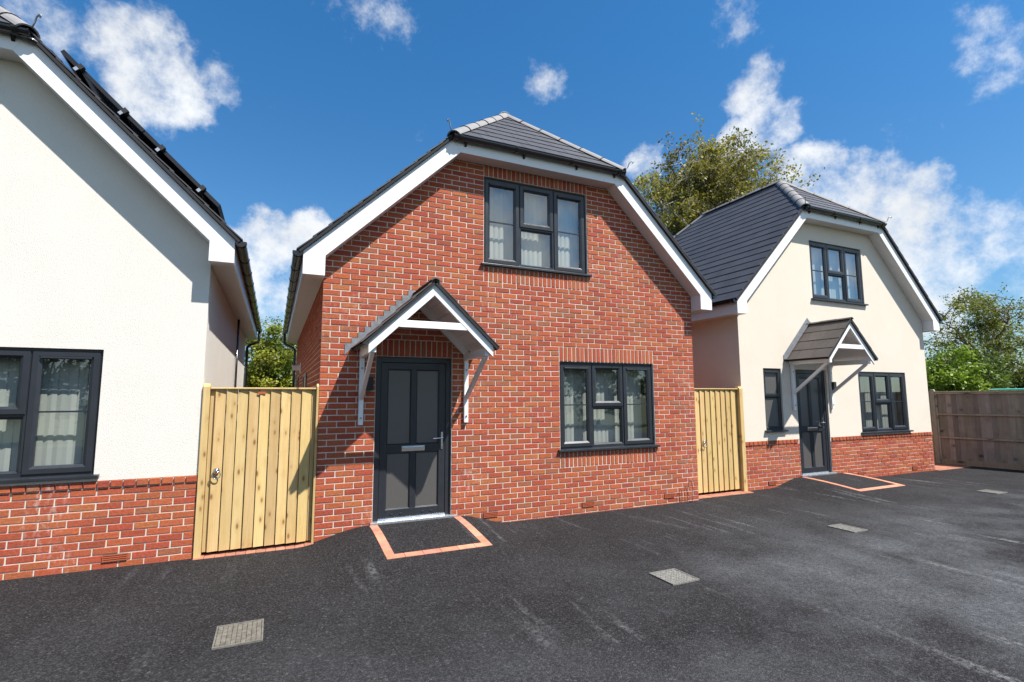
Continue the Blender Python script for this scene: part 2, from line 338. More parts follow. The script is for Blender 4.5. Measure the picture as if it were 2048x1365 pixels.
plain('black_plastic', (.010, .010, .011), .16, var=.05, spec=.7); plain('black_rubber', (.012, .012, .012), .6)
plain('ridge_concrete', (.235, .225, .225), .8, var=.12, bmp=.3, bscale=150)
plain('canopy_tile', (.085, .072, .066), .75, var=.15, bmp=.3, bscale=160)
plain('lead', (.20, .21, .225), .5, var=.22, scale=14, metal=.2); plain('chrome', (.75, .75, .75), .12, metal=1.0, var=.02)
plain('aluminium', (.62, .63, .64), .28, metal=.9, var=.03); plain('galvanised', (.36, .38, .40), .45, metal=.6, var=.15, scale=25)
plain('blind_fabric', (.62, .62, .57), .85, var=.03); plain('room', (.30, .28, .25), .9)
plain('solar_black', (.010, .010, .012), .25, var=.1, spec=.6); plain('paver', (.52, .215, .135), .85, var=.22, scale=9, bmp=.3, bscale=120)
plain('terracotta', (.40, .085, .03), .7, var=.1); plain('concrete', (.30, .26, .195), .92, var=.16, scale=14, bmp=.5, bscale=120)
plain('cover_stone', (.135, .125, .108), .75, var=.35, scale=22, bmp=.5, bscale=110); plain('cover_grit', (.17, .165, .15), .75, var=.5, scale=60, bmp=.5, bscale=90)
plain('green_cover', (.02, .26, .20), .5)

# ------------------------------------------------------------------ ground
def smooth(a, b, x):
    t = max(0, min(1, (x-a)/(b-a))); return t*t*(3-2*t)
DOORS = [(1.13, 2.33, 0.0), (9.52, 10.86, .27)]
def gz(x, y):
    h = 0.0
    for a, b, y0 in DOORS:
        fx = min(smooth(a-.85, a, x), 1-smooth(b, b+.75, x)); d = y0-y
        fy = 1-smooth(.0, 2.1, d) if d > 0 else 1
        h = max(h, .158*fx*fy)
    return h + .006*math.sin(x*.9+1)*math.sin(y*.7) if y < -.3 else h
def ground():
    xs = [-14+.15*i for i in range(207)]; ys = [-17+.15*i for i in range(123)]
    v = [(x, y, gz(x, y)) for y in ys for x in xs]; n = len(xs)
    m = MB(); m._add(v, [(j*n+i, j*n+i+1, (j+1)*n+i+1, (j+1)*n+i) for j in range(len(ys)-1) for i in range(n-1)])
    tag(m.build('driveway', MAT['tarmac'], smooth=True), 'black tarmac yard with pale drag marks in front of the houses', kind='structure')
    g = MB(); s = 1500; g._add([(-s,-s,-.05),(s,-s,-.05),(s,s,-.05),(-s,s,-.05)], [(0,1,2,3)])
    tag(g.build('ground', MAT['rough_ground']), 'rough ground around the yard and behind the houses', kind='structure')
ground()

# ------------------------------------------------------------------ bricks
CH = .07578; Z0 = 2.292 - 32*CH              # course height and the datum of the courses
PAL = [((.375,.098,.050),5), ((.335,.075,.044),5), ((.36,.112,.054),3), ((.30,.068,.044),2.2), ((.31,.11,.065),.8), ((.26,.066,.046),.3), ((.35,.088,.05),4), ((.31,.14,.10),.2)]
BR = random.Random(5)
def brick_tint(r):
    t = sum(w for _, w in PAL); x = r.random()*t
    for c, w in PAL:
        x -= w
        if x <= 0: break
    k = r.uniform(.96, 1.14); return (c[0]*k, c[1]*k*.97*r.uniform(.94, 1.07), c[2]*k*.82)
def brick_geo(du, dz, dep, r):
    a, h = du/2, dz/2; i = .0035; j = lambda: r.uniform(-.0016, .0016)
    fr = [(-a+i+j(), 0, -h+i+j()), (a-i+j(), 0, -h+i+j()), (a-i+j(), 0, h-i+j()), (-a+i+j(), 0, h-i+j())]
    rg = [(-a, .005, -h), (a, .005, -h), (a, .005, h), (-a, .005, h)]; bk = [(x, dep, z) for x, y, z in rg]
    fs = [(0,1,2,3)] + [(4+k, 4+(k+1) % 4, (k+1) % 4, k) for k in range(4)] + [(8+k, 8+(k+1) % 4, 4+(k+1) % 4, 4+k) for k in range(4)]
    return fr+rg+bk, fs
BPOOL = {}
def brick_mesh(du, dz, dep, var):
    key = (round(du, 3), round(dz, 3), dep, var)
    if key not in BPOOL:
        r = random.Random(hash(key) & 0xffff); v, f = brick_geo(du, dz, dep, r)
        me = bpy.data.meshes.new('brick'); me.from_pydata(v, [], f); me.materials.append(MAT['brick']); setcol(me, [brick_tint(random.Random(var*77+3))]*len(v)); me.update(); BPOOL[key] = me
    return BPOOL[key]
def courses(u0, u1, z_lo, z_hi, BX, holes=(), edge=None, k0=0, flip=0, Z0=Z0):
    """stretcher bond: list of (ua, ub, za, zb); holes are (u0,u1,z0,z1); edge(zmid)->(lo,hi)"""
    out = []; k = math.floor((z_lo-Z0)/CH)
    while Z0+k*CH < z_hi-1e-4:
        za = Z0+k*CH; zb = za+CH; zm = (za+zb)/2; lo, hi = (u0, u1)
        if edge:
            e = edge(za); lo = max(lo, e[0]); hi = min(hi, e[1])
        segs = [(lo, hi)]
        for h in holes:
            if h[2]-.012 < zm < h[3]+.012:
                ns = []
                for a, b in segs:
                    if h[1] <= a or h[0] >= b: ns.append((a, b))
                    else:
                        if h[0]-a > .02: ns.append((a, h[0]))
                        if b-h[1] > .02: ns.append((h[1], b))
                segs = ns
        for a, b in segs:
            ph = u0 + ((k+flip) % 2)*BX/2; i = math.floor((a-ph)/BX); cuts = [a]
            while True:
                i += 1; x = ph+i*BX
                if x >= b-.045: break
                if x > a+.045: cuts.append(x)
            cuts.append(b)
            for p, q in zip(cuts, cuts[1:]): out.append((p, q, za, min(zb, z_hi)))
        k += 1
    return out
J = .0125
def lay_front(part, y, cells_, nparts, dep=.1025):
    """bricks of a front wall: the largest in view as single bricks, the rest joined"""
    o = Vector(ORG[root_of(part)]); BRl = BR
    def size(c):
        p = Vector(((c[0]+c[1])/2, y, (c[2]+c[3])/2)); d = p-CAM; L = d.length
        dirc = d.normalized(); fwd = Vector((math.sin(YAW)*math.cos(TILT), math.cos(YAW)*math.cos(TILT), math.sin(TILT)))
        vis = 1 if dirc.dot(fwd) > .62 and p.x > -2.5 else .01
        return vis*(c[1]-c[0])*(c[3]-c[2])*dirc.y/L**2
    cs = sorted(cells_, key=size, reverse=True); m = MB()
    for n, c in enumerate(cs):
        du, dz = c[1]-c[0]-J, c[3]-c[2]-J
        if du < .012 or dz < .012: continue
        var = BRl.randrange(36); dy = BRl.uniform(-.0022, .0018); p = Vector(((c[0]+c[1])/2, y+dy, (c[2]+c[3])/2))
        if n < nparts:
            ob = bpy.data.objects.new('brick', brick_mesh(du, dz, dep, var)); COL.objects.link(ob); ob.parent = part; ob.location = p-o
        else:
            v, f = brick_geo(du, dz, dep, BRl); m._add([Vector(q)+p for q in v], f, brick_tint(random.Random(var*77+3)))
    if m.v: tag(m.build('brick_courses', MAT['brick'], part), kind='stuff')
def lay_side(part, x, sgn, cells_, dep=.06):
    m = MB()
    for c in cells_:
        du, dz = c[1]-c[0]-J, c[3]-c[2]-J
        if du < .012 or dz < .012: continue
        v, f = brick_geo(du, dz, dep, BR); dy = BR.uniform(-.002, .002); mu, mz = (c[0]+c[1])/2, (c[2]+c[3])/2
        m._add([(x + sgn*(q[1]+dy), mu + sgn*-q[0], mz+q[2]) for q in v], f, brick_tint(BR))
    tag(m.build('brick_courses', MAT['brick'], part), kind='stuff')

# ------------------------------------------------------------------ joinery
def ring(m, x0, x1, z0, z1, wd, yo, yi, yb, mat=0):
    """mitred frame: outer edge front at yo, inner edge front at yi, back at yb"""
    O = [(x0, z0), (x1, z0), (x1, z1), (x0, z1)]; I = [(x0+wd, z0+wd), (x1-wd, z0+wd), (x1-wd, z1-wd), (x0+wd, z1-wd)]
    for k in range(4):
        a, b, c, d = O[k], O[(k+1) % 4], I[(k+1) % 4], I[k]
        m.hexa([(a[0], yo, a[1]), (b[0], yo, b[1]), (b[0], yb, b[1]), (a[0], yb, a[1]), (d[0], yi, d[1]), (c[0], yi, c[1]), (c[0], yb, c[1]), (d[0], yb, d[1])], mat=mat)
def sash(parent, x0, x1, z0, z1, y, wd=.082):
    m = MB(); ring(m, x0, x1, z0, z1, .006, y+.006, y, y+.05); ring(m, x0+.006, x1-.006, z0+.006, z1-.006, wd*.58, y, y, y+.05)
    k = .006+wd*.58; ring(m, x0+k, x1-k, z0+k, z1-k, wd*.42-.006, y-.0005, y+.020, y+.05)
    return m.build('sash', MAT['anthracite'], parent)
def pane(parent, x0, x1, z0, z1, y, mat='window_glass', name='glass_pane'):
    m = MB(); m._add([(x0,y,z0),(x1,y,z0),(x1,y,z1),(x0,y,z1)], [(0,1,2,3)]); return m.build(name, MAT[mat], parent)
def window(house, x0, x1, z0, z1, y, sill_y, slat=0, bd=.10, layout='three', blind=True, sill_t=.03, vents=True):
    f = .044; ys = y-.014; th = (x1-x0)/3
    m = MB(); ring(m, x0, x1, z0, z1, f, y, y, y+.07)
    w = None; subs = []
    if layout == 'three':
        a, b = x0+th, x1-th
        for c in (a, b): m.box(c-.022, c+.022, y+.001, y+.069, z0+f, z1-f)
        zt = z0+(z1-z0)*.478; m.box(a+.022, b-.022, y+.002, y+.068, zt-.022, zt+.022)
        w = m.build('window', MAT['anthracite'], house, bevel=.0025)
        for p, q in ((x0+f-.018, a-.006), (b+.006, x1-f+.018)):
            sash(w, p, q, z0+f-.018, z1-f+.018, ys); pane(w, p+.07, q-.07, z0+f+.05, z1-f-.05, ys+.034)
            g = MB(); zm = (z0+z1)/2; g.box(p+.08, q-.08, ys+.024, ys+.044, zm-.009, zm+.009); g.build('glazing_bar', MAT['anthracite'], w)
            if vents:
                g = MB(); zz = z1-f-.062; g.box(p+.07, q-.07, ys-.016, ys+.002, zz, zz+.022); g.build('trickle_vent', MAT['anthracite'], w, bevel=.004)
        sash(w, a+.006, b-.006, zt+.004, z1-f+.018, ys); pane(w, a+.076, b-.076, zt+.07, z1-f-.05, ys+.034)
        g = MB(); ring(g, a+.022, b-.022, z0+f, zt-.022, .022, y-.002, y+.022, y+.06); g.build('glazing_bead', MAT['anthracite'], w)
        pane(w, a+.04, b-.04, z0+f+.018, zt-.04, y+.03)
    else:
        zt = z0+(z1-z0)*.55; m.box(x0+f, x1-f, y+.001, y+.069, zt-.022, zt+.022); w = m.build('window', MAT['anthracite'], house, bevel=.0025)
        sash(w, x0+f-.018, x1-f+.018, zt+.004, z1-f+.018, ys, .06); pane(w, x0+f+.03, x1-f-.03, zt+.05, z1-f-.03, ys+.03, 'frosted_glass')
        g = MB(); ring(g, x0+f, x1-f, z0+f, zt-.022, .022, y-.002, y+.022, y+.06); g.build('glazing_bead', MAT['anthracite'], w)
        pane(w, x0+f+.018, x1-f-.018, z0+f+.018, zt-.04, y+.03, 'frosted_glass')
        g = MB(); g.box(x0+f+.03, x1-f-.03, ys-.014, ys+.002, z1-.085, z1-.065); g.build('trickle_vent', MAT['anthracite'], w, bevel=.004)
    e = .052
    g = MB(); pr = [(0, sill_y, z0-sill_t), (0, sill_y, z0-.004), (0, y-.001, z0+.004), (0, y+.03, z0+.004), (0, y+.03, z0-sill_t)]
    g.prism([(x0-e, p[1], p[2]) for p in pr], (x1-x0+2*e, 0, 0)); g.build('sill', MAT['anthracite'], w, bevel=.003)
    if blind:
        yb = y+.07+bd; pitch = .083; n = int((x1-x0-.06)/pitch); r = random.Random(int(x0*100)); ca, sa = math.cos(slat), math.sin(slat)
        g = MB(); g.box(x0+.03, x1-.03, yb-.025, yb+.025, z1-.07, z1-.035); g.build('blind_rail', MAT['white_upvc'], w)
        for i in range(n):
            cx = x0+.05+pitch*(i+.5); t = slat+r.uniform(-.035, .035); dx, dy = .0445*math.cos(t), .0445*math.sin(t)
            v = []; zt_, zb_ = z1-.07, z0+.03
            for z in (zb_, zt_): v += [(cx-dx, yb-dy, z), (cx, yb-.006, z), (cx+dx, yb+dy, z)]
            s_ = MB(); k = r.uniform(.88, 1.04); s_._add(v, [(0,1,4,3),(1,2,5,4)], (k,k,k)); s_.build('blind_slat', MAT['blind_fabric'], w)
    return w
def door(house, x0, x1, z0, z1, y):
    f = .072; m = MB(); A = MAT['anthracite']
    m.box(x0, x0+f, y, y+.07, z0, z1); m.box(x1-f, x1, y, y+.07, z0, z1); m.box(x0+f, x1-f, y+.001, y+.07, z1-f, z1)
    d = m.build('door', A, house, bevel=.003)
    a, b = x0+f+.004, x1-f-.004; zb = z0+.055; zt = z1-f-.004; yl = y+.008; st = .088; mid = zb+.435*(zt-zb); c = (a+b)/2
    g = MB(); g.box(a, a+st, yl, yl+.05, zb, zt); g.box(b-st, b, yl, yl+.05, zb, zt)
    for p, q in ((zb, zb+st+.012), (mid-.052, mid+.052), (zt-st, zt)): g.box(a+st, b-st, yl+.0005, yl+.05, p, q)
    for p, q in ((zb+st+.012, mid-.052), (mid+.052, zt-st)): g.box(c-.036, c+.036, yl+.001, yl+.05, p, q)
    lf = g.build('door_leaf', A, d, bevel=.003)
    for p, q in ((zb+st+.012, mid-.052), (mid+.052, zt-st)):
        for u, v in ((a+st, c-.036), (c+.036, b-st)):
            g = MB(); ring(g, u, v, p, q, .014, yl+.004, yl+.020, yl+.045); g.build('glazing_bead', A, d)
            pane(d, u+.012, v-.012, p+.012, q-.012, yl+.024, 'frosted_glass')
    g = MB(); g.box(c-.155, c+.155, yl-.014, yl-.0005, mid-.036, mid+.034); g.box(c-.135, c+.135, yl-.020, yl-.014, mid-.020, mid+.022); g.build('letter_plate', MAT['chrome'], d, bevel=.004)
    hx = b-.045
    g = MB(); g.box(hx-.014, hx+.014, yl-.010, yl-.0005, mid-.03, mid+.20); g.tube([(hx, yl-.008, mid+.125), (hx, yl-.05, mid+.125), (hx-.02, yl-.055, mid+.125), (hx-.135, yl-.05, mid+.122)], .009, 8); g.tube([(hx, yl-.002, mid+.02), (hx, yl-.016, mid+.02)], .011, 10); g.build('door_handle', MAT['chrome'], d, smooth=False, bevel=.002)
    for t in (.19, .33, .66, .79):
        g = MB(); xx = a+(b-a)*t; g.box(xx-.018, xx+.018, yl-.008, yl-.0005, zb+.038, zb+.052); g.build('drain_cap', A, d, bevel=.003)
    g = MB(); g.prism([(x0+f, y-.012, z0+.03), (x0+f, y-.004, z0+.052), (x0+f, y+.06, z0+.052), (x0+f, y+.06, z0+.03)], (x1-x0-2*f, 0, 0)); g.build('threshold', MAT['aluminium'], d)
    g = MB(); g.box(x0-.035, x1+.075, y-.085, y+.05, z0-.05, z0+.029); g.build('door_sill', MAT['galvanised'], d, bevel=.004)
    return d

# ------------------------------------------------------------------ roofs
TR = random.Random(8)
def tile_roof(house, O, U, V, Nn, poly, gauge, wid, th, nparts, base, mat='roof_tile', holder='roof', gap=.006):
    O, U, V, Nn = (Vector(q).normalized() if i else Vector(q) for i, q in enumerate((O, U, V, Nn)))
    W = lambda u, v, n: O+U*u+V*v+Nn*n
    flip = U.cross(V).dot(Nn) < 0
    if sum(poly[i][0]*poly[(i+1) % len(poly)][1]-poly[(i+1) % len(poly)][0]*poly[i][1] for i in range(len(poly))) < 0: poly = poly[::-1]
    deck = MB(); deck.prism([W(u, v, -.004) for u, v in poly], -Nn*.03)
    part = deck.build(holder, MAT['roof_under'], house)
    hp = hp_of(poly); us = [p[0] for p in poly]; vs_ = [p[1] for p in poly]; ln = gauge+.045; tiles = []
    k = 0; v0 = min(vs_)
    while v0+k*gauge < max(vs_)-.02:
        va = v0+k*gauge; vb = va+ln; off = (k % 2)*wid/2; i = math.floor((min(us)-off)/wid)-1
        while i*wid+off < max(us):
            ua = i*wid+off+gap/2; ub = ua+wid-gap; i += 1
            pg = clip([(ua, va), (ub, va), (ub, vb), (ua, vb)], hp)
            if len(pg) < 3: continue
            ar = abs(sum(pg[j][0]*pg[(j+1) % len(pg)][1]-pg[(j+1) % len(pg)][0]*pg[j][1] for j in range(len(pg))))/2
            if ar < .002: continue
            cu, cv = sum(p[0] for p in pg)/len(pg), sum(p[1] for p in pg)/len(pg); w = W(cu, cv, 0); d = w-CAM
            tiles.append((ar*max(.0, -d.normalized().dot(Nn))/d.length**2, pg, va))
        k += 1
    tiles.sort(key=lambda t: -t[0]); rest = MB()
    for n, (s_, pg, va) in enumerate(tiles):
        if flip: pg = pg[::-1]
        c = TR.uniform(.9, 1.1); col = (base[0]*c, base[1]*c, base[2]*c*TR.uniform(.98, 1.03)); lift = TR.uniform(0, .0025)
        lo = [W(u, v, th*(1-(v-va)/ln)*1.0+lift) for u, v in pg]; up = [W(u, v, th*(2-(v-va)/ln)+lift) for u, v in pg]; q = len(pg)
        fs = [tuple(range(q, 2*q)), tuple(range(q-1, -1, -1))] + [(j, (j+1) % q, (j+1) % q+q, j+q) for j in range(q)]
        if n < nparts:
            m = MB(); m._add(lo+up, fs, col); m.build('roof_tile', MAT[mat], part)
        else: rest._add(lo+up, fs, col)
    if rest.v: tag(rest.build('roof_tiles', MAT[mat], part), kind='stuff')
    return part
def ridge_run(part, A, B, up, n, r=.115, mat='ridge_concrete', span=68, clips=True):
    A, B, up = Vector(A), Vector(B), Vector(up); d = (B-A); L = d.length; d.normalize(); up = (up-d*up.dot(d)).normalized(); sd_ = d.cross(up)
    seg = 8
    for i in range(n):
        a = A+d*(L*i/n-.01); b = A+d*(L*(i+1)/n+.012); m = MB(); h = .004*(i % 2)
        for (p, q, r0, r1, mt) in ((a, b, r-.016, r+h, 0), (b-d*.03, b-d*.012, r, r+.010, 1)) if clips else ((a, b, r-.016, r+h, 0),):
            vs_ = []
            for pt in (p, q):
                for rad in (r0, r1):
                    for k in range(seg+1):
                        t = math.radians(-span+2*span*k/seg); vs_.append(pt + up*(math.cos(t)*rad-r*.62) + sd_*math.sin(t)*rad)
            M_ = seg+1; fs = []
            for k in range(seg):
                fs += [(M_+k, M_+k+1, 3*M_+k+1, 3*M_+k), (k+1, k, 2*M_+k, 2*M_+k+1), (k, k+1, M_+k+1, M_+k), (2*M_+k+1, 2*M_+k, 3*M_+k, 3*M_+k+1)]
            fs += [(0, M_, 3*M_, 2*M_), (seg, 2*M_+seg, 3*M_+seg, M_+seg)]
            c = TR.uniform(.93, 1.07); m._add(vs_, fs, (c, c, c), mt)
        m.build('ridge_tile', [MAT[mat], MAT['black_rubber']], part)
def gutter(house, a, b, r=.056, ends=(True, True)):
    a, b = Vector(a), Vector(b); d = (b-a).normalized(); sd_ = d.cross(Vector((0,0,1))); m = MB(); n = 10; vs_ = []
    for p in (a, b):
        for rr in (r, r-.004):
            for k in range(n+1):
                t = math.pi*k/n; vs_.append(p + sd_*math.cos(t)*rr - Vector((0,0,1))*math.sin(t)*rr*1.05)
    M_ = n+1; fs = []
    for k in range(n): fs += [(k, k+1, 2*M_+k+1, 2*M_+k), (M_+k+1, M_+k, 3*M_+k, 3*M_+k+1)]
    fs += [(0, 2*M_, 3*M_, M_), (n, M_+n, 3*M_+n, 2*M_+n)]
    m._add(vs_, fs)
    for e, p in zip(ends, (a, b)):
        if e: m.prism([p + sd_*math.cos(math.pi*k/n)*(r+.005) - Vector((0,0,1))*(math.sin(math.pi*k/n)*(r+.005)*1.05-.004) for k in range(n+1)], d*(.012 if p is b else -.012))
    g = m.build('gutter', MAT['black_plastic'], house, smooth=False)
    return g, d, sd_
def clip_band(g, p, d, sd_, r=.062, w=.03):
    m = MB(); n = 10; vs_ = []
    for q in (p-d*w/2, p+d*w/2):
        for rr in (r, r-.006):
            for k in range(n+1):
                t = math.pi*(k/n*1.1-.05); vs_.append(q + sd_*math.cos(t)*rr - Vector((0,0,1))*math.sin(t)*rr*1.05)
    M_ = n+1; fs = []
    for k in range(n): fs += [(k, k+1, 2*M_+k+1, 2*M_+k), (M_+k+1, M_+k, 3*M_+k, 3*M_+k+1), (k+1, k, M_+k, M_+k+1), (2*M_+k, 2*M_+k+1, 3*M_+k+1, 3*M_+k)]
    m._add(vs_, fs); m.build('gutter_bracket', MAT['black_plastic'], g)

plain('roof_under', (.02, .02, .022), .9)
def house(name, label, xc, w, y0, depth, s, zi, zb, zs, ya, style, openings, rnd='render_ivory', tparts=(0, 0, 0), bparts=300, tilec=(.052, .053, .062)):
    h = empty(name, (xc, y0+depth/2, 0), label, 'house'); xl, xr = xc-w, xc+w; eo, ov = .255, .215; yf = y0-ov-.02; yb = y0+depth
    jw = w-(zs-zi)/s; zo = lambda dx: zi+.28+s*(w-dx); zh = zs+.185; jt = w-(zh-zi-.28)/s
    # ---- front wall
    gable = [(xl, -.15), (xr, -.15), (xr, zi+.06), (xc+jw+.02, zs+.06), (xc-jw-.02, zs+.06), (xl, zi+.06)]; hp = hp_of(gable)
    def pieces(m, z_lo, z_hi, ya_, yb_, ins=0.0):
        hp = hp_of([(min(max(x, xl+ins), xr-ins), z) for x, z in gable])
        xs = sorted({xl, xr, *[min(max(o[i], xl), xr) for o in openings for i in (0, 1)]})
        for a, b in zip(xs, xs[1:]):
            iv = [(z_lo, z_hi)]
            for o in openings:
                if o[0] < (a+b)/2 < o[1]:
                    iv = [p for u, v in iv for p in ((u, min(v, o[2])), (max(u, o[3]), v)) if p[1]-p[0] > .002]
            for u, v in iv:
                pg = clip([(a, u), (b, u), (b, v), (a, v)], hp)
                if len(pg) >= 3: m.prism([(p[0], ya_, p[1]) for p in pg], (0, yb_-ya_, 0))
    BX = 2*w/27
    if style == 'brick':
        m = MB(); pieces(m, -.15, 9, y0+.0065, y0+.13, .0065); wall = m.build('front_wall', MAT['mortar'], h)
        sold = []; holes = list(openings)
        for o in openings:
            n = max(1, round((o[1]-o[0])/(BX/3)))
            for za, zb_ in (((o[3], min(o[3]+3*CH, zs+.03)),) if o[2] < .3 else ((o[3], min(o[3]+3*CH, zs+.03)), (o[2]-3*CH, o[2]))):
                sold += [(o[0]+(o[1]-o[0])*i/n, o[0]+(o[1]-o[0])*(i+1)/n, za, zb_) for i in range(n)]; holes.append((o[0], o[1], za, zb_))
        edge = lambda z: (xl-J/2 if z < zi-.02 else xl+(z-zi)/s-.14, xr+J/2 if z < zi-.02 else xr-(z-zi)/s+.14)
        lay_front(wall, y0, courses(xl-J/2, xr+J/2, -.08, zs+.03, (2*w+J)/27, holes, edge) + sold, bparts)
        for nm, x, sg in (('side_wall', xl, 1), ('side_wall', xr, -1)):
            m = MB(); m.box(min(x+sg*.0065, x+sg*.13), max(x+sg*.0065, x+sg*.13), y0+.131, yb-.1305, -.15, zi+.1); sw = m.build(nm, MAT['mortar'], h)
            lay_side(sw, x, sg, courses(y0+.1025, yb, -.08, zi, BX, [(6.2, 6.9, 1.0, 2.25), (2.9, 3.9, .05, 2.2)] if sg > 0 else [], None, 0, 1))
        m = MB(); m.prism([(p[0], yb-.13, p[1]) for p in gable], (0, .129, 0)); m.build('back_wall', MAT['mortar'], h)
    else:
        PT = .897
        m = MB(); pieces(m, -.15, PT-.001, y0+.0065, y0+.13, .0065); wall = m.build('plinth_wall', MAT['mortar'], h)
        cs = courses(xl-J/2, xr+J/2, -.10, PT-CH, (2*w+J)/27, openings, Z0=PT-14*CH); hx = []; n = 54
        # header course on top of the plinth, standing a little proud
        lay_front(wall, y0, cs, bparts-70)
        for i in range(n):
            a, b = xl+2*w*i/n, xl+2*w*(i+1)/n
            if any(o[2] < PT-.03 and o[0] < (a+b)/2 < o[1] for o in openings): continue
            hx.append((a, b, PT-CH, PT+.003))
        lay_front(wall, y0-.016, hx, 70, .08)
        m = MB(); pieces(m, PT, 9, y0+.002, y0+.13); m.build('front_wall', MAT[rnd], h)
        for x, sg in ((xl, 1), (xr, -1)):
            m = MB(); a, b = sorted((x+sg*.001, x+sg*.12)); m.box(a, b, y0+.1305, yb-.1205, PT, zi+.1); m.build('side_wall', MAT[rnd], h)
            m = MB(); a, b = sorted((x+sg*.0065, x+sg*.12)); m.box(a, b, y0+.1305, yb-.1205, -.15, PT-.001); sw = m.build('plinth_wall', MAT['mortar'], h)
            lay_side(sw, x, sg, courses(y0+.1025, yb, -.1, PT-.001, BX, [], None, 0, 1, PT-14*CH))
        m = MB(); m.prism([(p[0]*.9999+xc*.0001, yb-.12, p[1]) for p in gable], (0, .119, 0)); m.build('back_wall', MAT[rnd], h)
    # ---- eaves, verge boards, fascias
    up = MAT['white_upvc']
    for sg in (-1, 1):
        X = lambda dx: xc+sg*dx
        pts = [(X(w+eo), zb), (X(w+eo), zo(w+eo)), (X(jt), zh), (X(jw), zs), (X(w), zi), (X(w), zb)]
        m = MB(); m.prism([(x, yf, z) for x, z in pts], (0, .02, 0)); m.build('bargeboard', up, h, bevel=.002)
        m = MB(); m.prism([(x, yb+ov, z) for x, z in pts], (0, .02, 0)); m.build('bargeboard', up, h)
        m = MB()                                                        # raking soffit and the inner cheek of the boxed foot
        m.prism([(X(jw), yf+.021, zs), (X(w), yf+.021, zi), (X(w), yf+.021, zi+.012), (X(jw), yf+.021, zs+.012)], (0, ov-.003, 0))
        a, b = sorted((X(w+.001), X(w+.012))); m.box(a, b, yf+.021, y0-.001, zb, zi); m.build('raking_soffit', MAT['soffit_board'], h)
        a, b = sorted((X(w+.012), X(w+eo-.021))); m = MB(); m.box(a, b, yf+.021, yb+ov, zb+.003, zb+.014)
        a, b = sorted((X(w+.002), X(w+.012))); m.box(a, b, y0, yb+ov-.01, zb+.003, zb+.014); m.build('soffit', MAT['soffit_board'], h)
        a, b = sorted((X(w+eo-.02), X(w+eo))); m = MB(); m.box(a, b, yf+.021, yb+ov, zb, zo(w+eo)-.012); m.build('fascia', up, h)
        gx, gzt = X(w+eo+.06), zo(w+eo)-.015
        g, d, sd_ = gutter(h, (gx, yf-.005, gzt), (gx, yb+ov, gzt))
        n = int(depth/.72)
        for i in range(n+1): clip_band(g, Vector((gx, yf+.05+(depth+ov)*i/n, gzt)), d, sd_)
        m = MB(); yy = yb+.02; wx = X(w+.045)
        m.tube([(gx, yy, gzt-.05), (gx, yy, gzt-.28), (X(w+eo+.03), yy, gzt-.33), (X(w+.09), yy, gzt-.42), (wx, yy, gzt-.47), (wx, yy, .05)], .034, 8); m.build('downpipe', MAT['black_plastic'], h, smooth=True)
    m = MB(); m.prism([(xc-jw+.0005, yf, zs), (xc+jw-.0005, yf, zs), (xc+jt-.0005, yf, zh), (xc-jt+.0005, yf, zh)], (0, .0195, 0)); m.build('hip_fascia', up, h)
    m = MB(); m.box(xc-jw, xc+jw, yf+.021, y0-.002, zs+.0005, zs+.0115); m.build('hip_soffit', MAT['soffit_board'], h)
    # ---- roof planes
    lift = .052; zt = lambda dx: zo(dx)+lift; ed = w+eo+.06; zhe = zs+.218; ye = yf-.055; xh = w-(zhe-zi-.28-lift)/s
    k = math.sqrt(1+s*s); za = zt(0); yv = yf-.045; yv2 = yb+ov+.065; da = ya-yv; vr = ed*k; vh = (ed-xh)*k; Lu = yv2-yv
    for i, sg in enumerate((-1, 1)):
        tile_roof(h, (xc+sg*ed, yv, zt(ed)), (0,1,0), (-sg,0,s), (sg*s,0,1), [(0,0),(Lu,0),(Lu,vh),(Lu-da,vr),(da,vr),(0,vh)], .245, .335, .013, tparts[i], tilec)
    hl = math.hypot(ya-ye, za-zhe); hd = (ya-ye)/hl; hz = (za-zhe)/hl
    rp = tile_roof(h, (xc, ye, zhe), (1,0,0), (0,hd,hz), (0,-hz,hd), [(-xh-.03,0),(xh+.03,0),(0,hl)], .245, .335, .013, tparts[2], tilec)
    yk = yv2-(ya-yv)
    tile_roof(h, (xc, yv2+.01, zhe), (-1,0,0), (0,-hd,hz), (0,hz,hd), [(-xh-.03,0),(xh+.03,0),(0,hl)], .245, .335, .013, 0, tilec)
    nl, nh = Vector((-s,0,1)).normalized(), Vector((0,-hz,hd))
    for sg in (-1, 1):
        A = (xc+sg*(xh+.02), ye-.02, zhe); n_ = Vector((sg*s,0,1)).normalized()+nh
        ridge_run(rp, A, (xc, ya, za+.01), n_, 6)
        A2 = (xc+sg*(xh+.02), yv2+.02, zhe); ridge_run(rp, A2, (xc, yk, za+.01), Vector((sg*s,0,1)).normalized()+Vector((0,hz,hd)), 5)
        # scrolled hip iron
        m = MB(); p = Vector((xc+sg*(xh+.05), ye-.04, zhe+.02)); dirh = Vector((sg*.55, -.45, 0)).normalized()
        m.tube([p-dirh*.12+Vector((0,0,.06)), p, p+dirh*.03+Vector((0,0,.04)), p+dirh*.05+Vector((0,0,.10)), p+dirh*.09+Vector((0,0,.125)), p+dirh*.115+Vector((0,0,.105)), p+dirh*.095+Vector((0,0,.085))], .008, 6); m.build('hip_iron', MAT['galvanised'], h, smooth=True)
    ridge_run(rp, (xc, ya-.05, za+.015), (xc, yk+.05, za+.015), (0,0,1), max(2, int((yk-ya)/.42)))
    gz_ = zhe-.022
    g, d, sd_ = gutter(h, (xc-xh+.0, yf-.062, gz_), (xc+xh+.02, yf-.062, gz_))
    for t in (.03, .33, .66, .97): clip_band(g, Vector((xc-xh+(2*xh)*t, yf-.062, gz_)), d, sd_, .064, .05 if t in (.03, .97) else .03)
